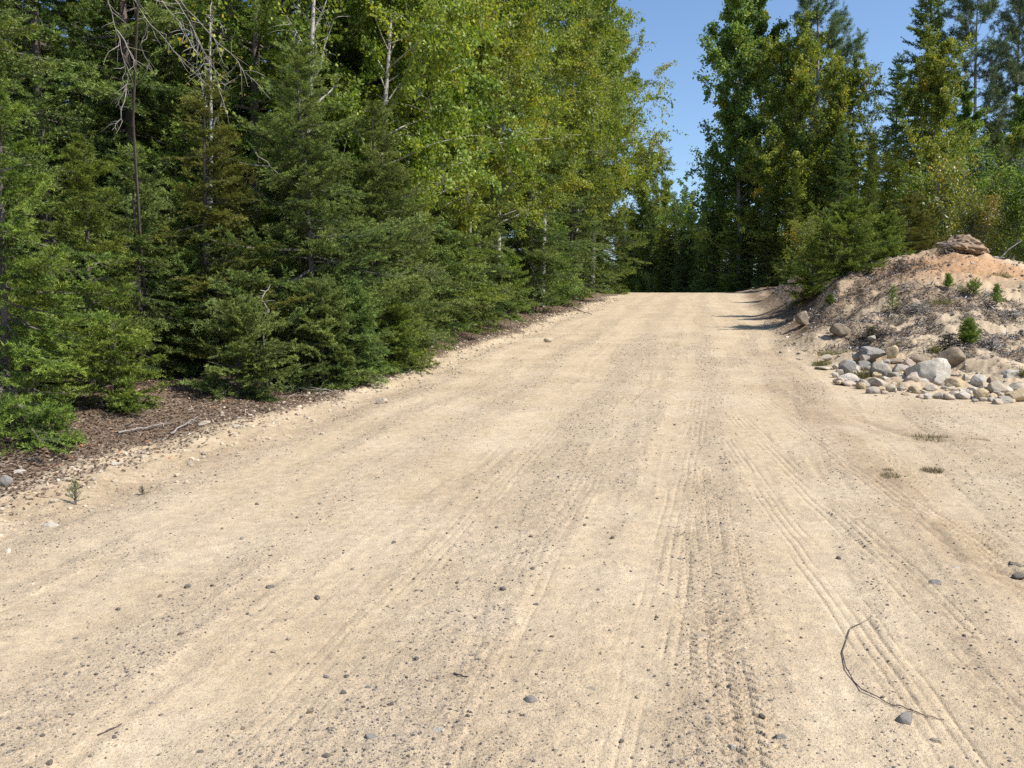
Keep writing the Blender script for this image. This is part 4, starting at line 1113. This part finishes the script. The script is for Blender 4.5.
# verge stones
Y = 3.5 + 38 * rg.random(9000) ** 1.3; X = xl(Y) - .35 + rg.normal(0, .33, len(Y))
R = .004 + .020 * rg.random(len(Y)) ** 7 * (1 + .03 * Y)
stones_soup('verge_gravel', X, Y, R, np.clip(.78 + rg.normal(0, .09, len(Y)), 0, .93), 11, 'tan stones and crumbs along the left edge of the road')
Y = rg.uniform(10.2, 24, 7000); X = rg.uniform(3.5, 15, 7000); k = right_in(X, Y) > .05; X, Y = X[k], Y[k]
R = .008 + .035 * rg.random(len(Y)) ** 5
stones_soup('slope_gravel', X, Y, R, np.clip(.68 + rg.normal(0, .2, len(Y)), 0, 1), 12, 'small stones strewn over the bare slope of the mound')
def chips(name, X, Y, L, W, tint, m, seed, label, lift=.012, tilt=.35):
    rg = np.random.default_rng(seed); n = len(X); Z = gz(X, Y) + lift * rg.random(n)
    a = rg.uniform(0, 6.28, n); e = rg.normal(0, tilt, n)
    d = np.stack([np.cos(a) * np.cos(e), np.sin(a) * np.cos(e), np.sin(e)], -1)
    s = unit(np.cross(d, np.array([0, 0, 1.0]) + rg.normal(0, tilt, (n, 3)))); nn = np.cross(s, d)
    P = np.stack([X, Y, Z], -1); L = L[:, None]; W = W[:, None]
    Q = np.stack([P - d * L, P + s * W + nn * W * .5, P + d * L, P - s * W + nn * W * .5], 1).reshape(-1, 3)
    me = mk_mesh(name, Q, k=4, mats=(m,), attrs={'tint': np.repeat(tint, 4)})
    tag(obj(name, me), label, name.replace('_', ' '), kind='stuff')
Y = 4 + 34 * rg.random(60000) ** 1.6; dl = rg.gamma(2.2, .8, len(Y)); X = xl(Y) - .25 - dl
chips('leaf_litter', X, Y, rg.uniform(.010, .028, len(Y)), rg.uniform(.005, .014, len(Y)), np.clip(rg.normal(.45, .22, len(Y)), 0, 1), M_LITTER, 13, 'brown leaf and bark litter on the verge under the left trees')
X = rg.uniform(4.5, 17, 150000); Y = rg.uniform(10.5, 34, 150000)
k = (rg.random(len(X)) < mound_patches(X, Y) ** 1.5 + .02) & (right_in(X, Y) > .5); X, Y = X[k], Y[k]
chips('wood_debris', X, Y, rg.uniform(.02, .09, len(Y)), rg.uniform(.003, .012, len(Y)), np.clip(rg.beta(1.6, 2.0, len(Y)), 0, 1), M_DEBRIS, 14, 'grey bark and twig debris lying in patches on the bare mound', lift=.05, tilt=.5)
Y = rg.uniform(5, 20, 2500); X = xl(Y) - .3 - rg.gamma(2.2, .6, len(Y))
chips('twig_litter', X, Y, rg.uniform(.03, .12, len(Y)), rg.uniform(.0015, .003, len(Y)), np.clip(rg.normal(.5, .25, len(Y)), 0, 1), M_DEBRIS, 15, 'thin grey twigs lying in the litter of the left verge', lift=.03, tilt=.2)

# ------------------------------------------------------------------ grass, seedlings
def blades(n, rad, hgt, wd, seed, tint=.4, lean=.5):
    rg = np.random.default_rng(seed)
    r = rad * np.sqrt(rg.random(n)); a = rg.uniform(0, 6.28, n)
    b = np.stack([r * np.cos(a), r * np.sin(a), np.full(n, -.01)], -1)
    d = unit(np.stack([rg.normal(0, lean, n), rg.normal(0, lean, n), np.ones(n)], -1)); h = (hgt * rg.uniform(.4, 1.1, n))[:, None]
    s = unit(np.cross(d, rg.normal(size=(n, 3)))) * wd / 2
    V = np.stack([b - s, b + s, b + d * h], 1).reshape(-1, 3)
    return mk_mesh('blades', V, k=3, mats=(), attrs={'tint': np.repeat(np.clip(tint + rg.normal(0, .25, n), 0, 1), 3)})
def tuft(px, py, w_px, h_px, m, label, seed, n=160, wd=.006, flat=1.0):
    g = gpt(px, py); s = g[1] / F_PX
    me = blades(n, w_px * s / 2, h_px * s, wd, seed); me.materials.append(m)
    o = obj('grass_tuft', me, loc=(g[0], g[1], gz1(g[0], g[1])))
    tag(o, label, 'grass')
for i, a in enumerate([(932, 471, 22, 7, M_DRYG, 'brown flattened grass tuft in the middle of the pull off', 400),
          (890, 476, 20, 6, M_DRYG, 'faint brown grass tuft left of the middle one on the pull off', 260),
          (888, 470, 12, 5, M_DRYG, 'tiny dry tuft just above the faint brown tuft', 120),
          (930, 440, 40, 6, M_DRYG, 'long thin strip of dry grass along the rut in front of the rocks', 500),
          (978, 441, 20, 7, M_DRYG, 'dry green brown tuft right of the strip of dry grass', 300),
          (840, 352, 44, 11, M_GRASS, 'largest patch of greenish grass left above the rock row', 900),
          (862, 378, 24, 12, M_GRASS, 'grass tuft growing between the rocks of the row', 400),
          (935, 352, 10, 12, M_GRASS, 'slim grass tuft left of the half buried brown boulder', 150),
          (1021, 384, 8, 12, M_GRASS, 'green tuft above the cream stones at the right edge', 200),
          (822, 365, 20, 8, M_GRASS, 'thin grass at the left tip of the rock row', 250),
          (942, 300, 30, 9, M_GRASS, 'thin grass low on the orange sand slope', 260),
          (900, 345, 12, 6, M_DRYG, 'dry tuft on the slope above the squarish rock', 100),
          (810, 330, 20, 8, M_DRYG, 'dry grass at the foot of the bank by the brown boulder', 200),
          (1000, 276, 22, 8, M_GRASS, 'thin green weeds on the right slope of the orange sand', 200)]):
    tuft(a[0], a[1], a[2], a[3], a[4], a[5], 700 + i, a[6], wd=.004 if a[1] > 400 else .010)
def seedling(px, py, w_px, h_px, label, seed, m=M_SAP, n=70, nl=.05, name='pine_seedling'):
    rg = np.random.default_rng(seed); g = gpt(px, py); s = g[1] / F_PX; H = h_px * s; R_ = w_px * s / 2
    tr = Acc(); tr.tube([(0, 0, -.05), (0.01, 0, H * .5), (0, .01, H * .9)], [.008, .006, .003], 5)
    seg = []
    for k in range(n):
        h = H * (.12 + .83 * k / n); az = k * 2.4; L = R_ * (1 - .6 * k / n) * rg.uniform(.6, 1.1)
        e = rg.uniform(.1, .7) + .5 * k / n
        d = unit(np.array([math.cos(az) * math.cos(e), math.sin(az) * math.cos(e), math.sin(e)]))
        p = np.array([0, 0, h]); tr.tube([p, p + d * L], [.003, .0015], 3)
        seg.append((p + d * L * .2, d, L * .85, .5))
    V, T = needles(rg, seg, nl, .008 if g[1] > 8 else .0025, 300, up=.6)
    me = mk_mesh('seedling', V, k=3, mats=(m,), attrs={'tint': np.clip(T, 0, 1)})
    t = thing(name, label, 'seedling', (g[0], g[1], gz1(g[0], g[1])))
    obj('stem', tr.mesh('stem', M_BARK), t); obj('needles', me, t)
seedling(968, 349, 32, 27, 'bright green pine seedling beside the dark brush heap above the rocks', 1, n=150)
seedling(892, 305, 18, 26, 'slim upright pine seedling in the middle of the bare slope', 2, n=40)
seedling(973, 292, 30, 14, 'low wide seedling on the ledge below the orange sand', 3, n=44)
seedling(948, 286, 14, 14, 'small seedling on the left side of the orange sand', 4)
seedling(996, 306, 16, 22, 'pine seedling near the right edge on the ledge of the mound', 5)
seedling(871, 334, 14, 13, 'yellow green seedling in the brush heap on the slope', 6, M_FIR)
seedling(808, 304, 20, 18, 'dark green seedling at the foot of the bank below the fir bushes', 7, M_FIR)
seedling(830, 301, 14, 10, 'tiny seedling right of the dark green one by the bank', 8, M_FIR)
seedling(75, 506, 22, 25, 'lone small pine seedling growing from the sandy left verge', 9, n=26, nl=.03)
seedling(142, 478 + 18, 14, 8, 'faint weed right of the lone seedling on the left verge', 10, m=M_GRASS, n=12, nl=.02, name='weed')

# ------------------------------------------------------------------ brush heaps, logs, twigs
def brush(px, py, w_px, h_px, label, seed, n=90, m=M_DEBRIS):
    rg = np.random.default_rng(seed); g = gpt(px, py); s = g[1] / F_PX; W = w_px * s / 2; H = h_px * s
    A = Acc()
    for k in range(n):
        u = rg.normal(0, .33, 2); c = np.array([u[0] * W, u[1] * W * .6, H * max(0, 1 - (u ** 2).sum()) * rg.random() * .9])
        d = unit(np.array([rg.normal(), rg.normal(), rg.normal(0, .3)])); L = W * rg.uniform(.2, .55)
        A.tube([c - d * L / 2, c + rg.normal(0, .02, 3), c + d * L / 2], np.array([.5, 1, .4]) * rg.uniform(.003, .010), 4)
    o = obj('brush_heap', A.mesh('brush', m), loc=(g[0], g[1], gz1(g[0], g[1])))
    tag(o, label, 'brush heap')
brush(876, 334, 50, 16, 'dark heap of twigs on the middle of the bare slope', 1, 150, M_BRUSH)
brush(948, 350, 34, 20, 'dark brown heap of twigs left of the bright green seedling', 2, 150, M_BRUSH)
brush(990, 352, 40, 14, 'pale grey heap of twigs right of the bright green seedling', 3, 160, M_DEAD)
brush(988, 312, 26, 11, 'dark twig heap at the foot of the seedling near the right edge', 4, 80, M_BRUSH)
brush(900, 272, 34, 14, 'dark heap of roots and twigs between the fir bushes and the sand face', 5, 110, M_BRUSH)
brush(1012, 318, 40, 9, 'pale grey scatter of wood on the right slope', 6, 120, M_DEAD)
brush(918, 309, 40, 9, 'grey scatter of wood across the upper slope', 7, 120, M_DEAD)
def stick(pix, r0, r1, label, m=None, name='dead_branch', Y=None, cat='branch', on=True, lift=0.0, side=4):
    rgx = np.random.default_rng(int(pix[0][0] * 3 + pix[0][1]))
    pts = []
    for q in pix:
        if len(q) == 3: pts.append(at(*q))
        else:
            g = gpt(*q); pts.append(np.array([g[0], g[1], gz1(g[0], g[1]) + lift]))
    o = pts[0].copy(); dense = []
    for a, b in zip(pts[:-1], pts[1:]):
        for t in np.linspace(0, 1, 5)[:-1]:
            p = a * (1 - t) + b * t
            if len(pix[0]) == 2: p[2] = gz1(p[0], p[1]) + lift
            dense.append(p)
    dense.append(pts[-1]); dense = np.array(dense)
    dense[1:-1] += rgx.normal(0, r0 * .5, dense[1:-1].shape)
    A = Acc(); A.tube(dense - o, np.linspace(r0, r1, len(dense)), 6)
    L = np.linalg.norm(dense[-1] - dense[0])
    for k in range(side):
        i = rgx.integers(2, len(dense) - 1); d = unit(dense[i] - dense[i - 1] + rgx.normal(0, .6, 3) * np.array([1, 1, .3])); l = L * rgx.uniform(.08, .2)
        A.tube([dense[i] - o, dense[i] - o + d * l * .5, dense[i] - o + d * l + rgx.normal(0, .1 * l, 3)], [r1 * 1.4, r1, r1 * .5], 4)
    tag(obj(name, A.mesh(name, m or M_DEAD), loc=o), label, cat)
stick([(842, 655), (850, 632), (872, 620)], .0024, .0014, 'upper piece of thin dark twig curving on the pull off', M_BRUSH, 'curved_twig', cat='twig', lift=.006, side=0)
stick([(842, 655), (846, 672), (862, 694), (892, 708), (925, 718), (944, 722)], .0026, .0014, 'long thin dark twig curving down to the grey flat stone on the pull off', M_BRUSH, 'curved_twig', cat='twig', lift=.006, side=0)
stick([(986, 258, 21.0), (1006, 264, 21.2), (1030, 274, 21.4)], .06, .04, 'dark fallen log sloping down behind the right side of the mound', M_BARK, 'fallen_log', cat='log')
stick([(992, 272, 21.9), (1000, 258, 22), (1012, 248, 22), (1022, 240, 22)], .025, .01, 'bare grey branch poking up behind the fallen log', None)
stick([(312, 390, 13.2), (303, 290, 13.0), (290, 186, 12.2), (270, 166, 11.2), (255, 152, 10.8)], .014, .005, 'bare pale dead stem leaning in the shade right of the olive conifer', None)
stick([(268, 396, 10.3), (262, 322, 10.2), (268, 310, 10.2), (262, 300, 10.2), (270, 285, 10.3)], .012, .006, 'crooked pale dead branch standing between the young fir and the short wide spruce', None)
stick([(170, 435), (185, 428), (198, 419)], .010, .004, 'grey dead twig lying on the brown litter by the left road edge', None, lift=.03)
stick([(118, 438), (145, 430), (170, 425)], .010, .004, 'grey dead twig in the litter below the far left fir', None, lift=.03)
stick([(290, 389), (318, 394), (340, 398)], .010, .004, 'pale dead branch at the foot of the short wide spruce', None, lift=.05)
stick([(560, 302), (575, 310), (592, 316)], .02, .008, 'dead brown branch lying at the far left verge under the broad spruce', M_BRUSH, lift=.05)
stick([(454, 690 - 12), (468, 682)], .004, .002, 'short thin twig lying across the lower middle of the road', M_BRUSH, 'road_twig', cat='twig', lift=.005, side=1)
stick([(98, 738), (122, 728)], .003, .002, 'short thin twig in the lower left of the road', M_BRUSH, 'road_twig', cat='twig', lift=.005, side=0)
# root bound clump on the crest of the mound
def clump():
    V = ICO_V.copy(); x, y, z = V.T
    f3 = lambda k, sd: (fbm(x * k + 9, y * k, sd, 3) + fbm(y * k + 5, z * k, sd + 1, 3) + fbm(z * k, x * k + 7, sd + 2, 3)) / 3 - .5; n1 = f3(1.8, 201); n2 = f3(4.5, 205); n3 = f3(14, 209)
    V = V * (1 + 1.0 * n1 + .9 * n2 + .5 * n3)[:, None]
    V[:, 2] = np.where(V[:, 2] < 0, V[:, 2] * .6, V[:, 2])
    me = mk_mesh('soil_clump', V, ICO_F, mats=(RM['sod'],), smooth=False)
    c = at(963, 249, 20.8)
    t = obj('soil_clump', me, loc=c); t.scale = (.54, .5, .27); t.rotation_euler = (.1, .12, .3)
    tag(t, 'root bound clump of soil overhanging the orange sand on top of the mound', 'soil clump')
clump()
brush(950, 252, 34, 14, 'tangle of roots hanging on the left of the soil clump', 8, 120, M_DEAD)
tuft(944, 250, 26, 10, M_DRYG, 'dry grass on the left side of the soil clump', 733, 260, wd=.010)
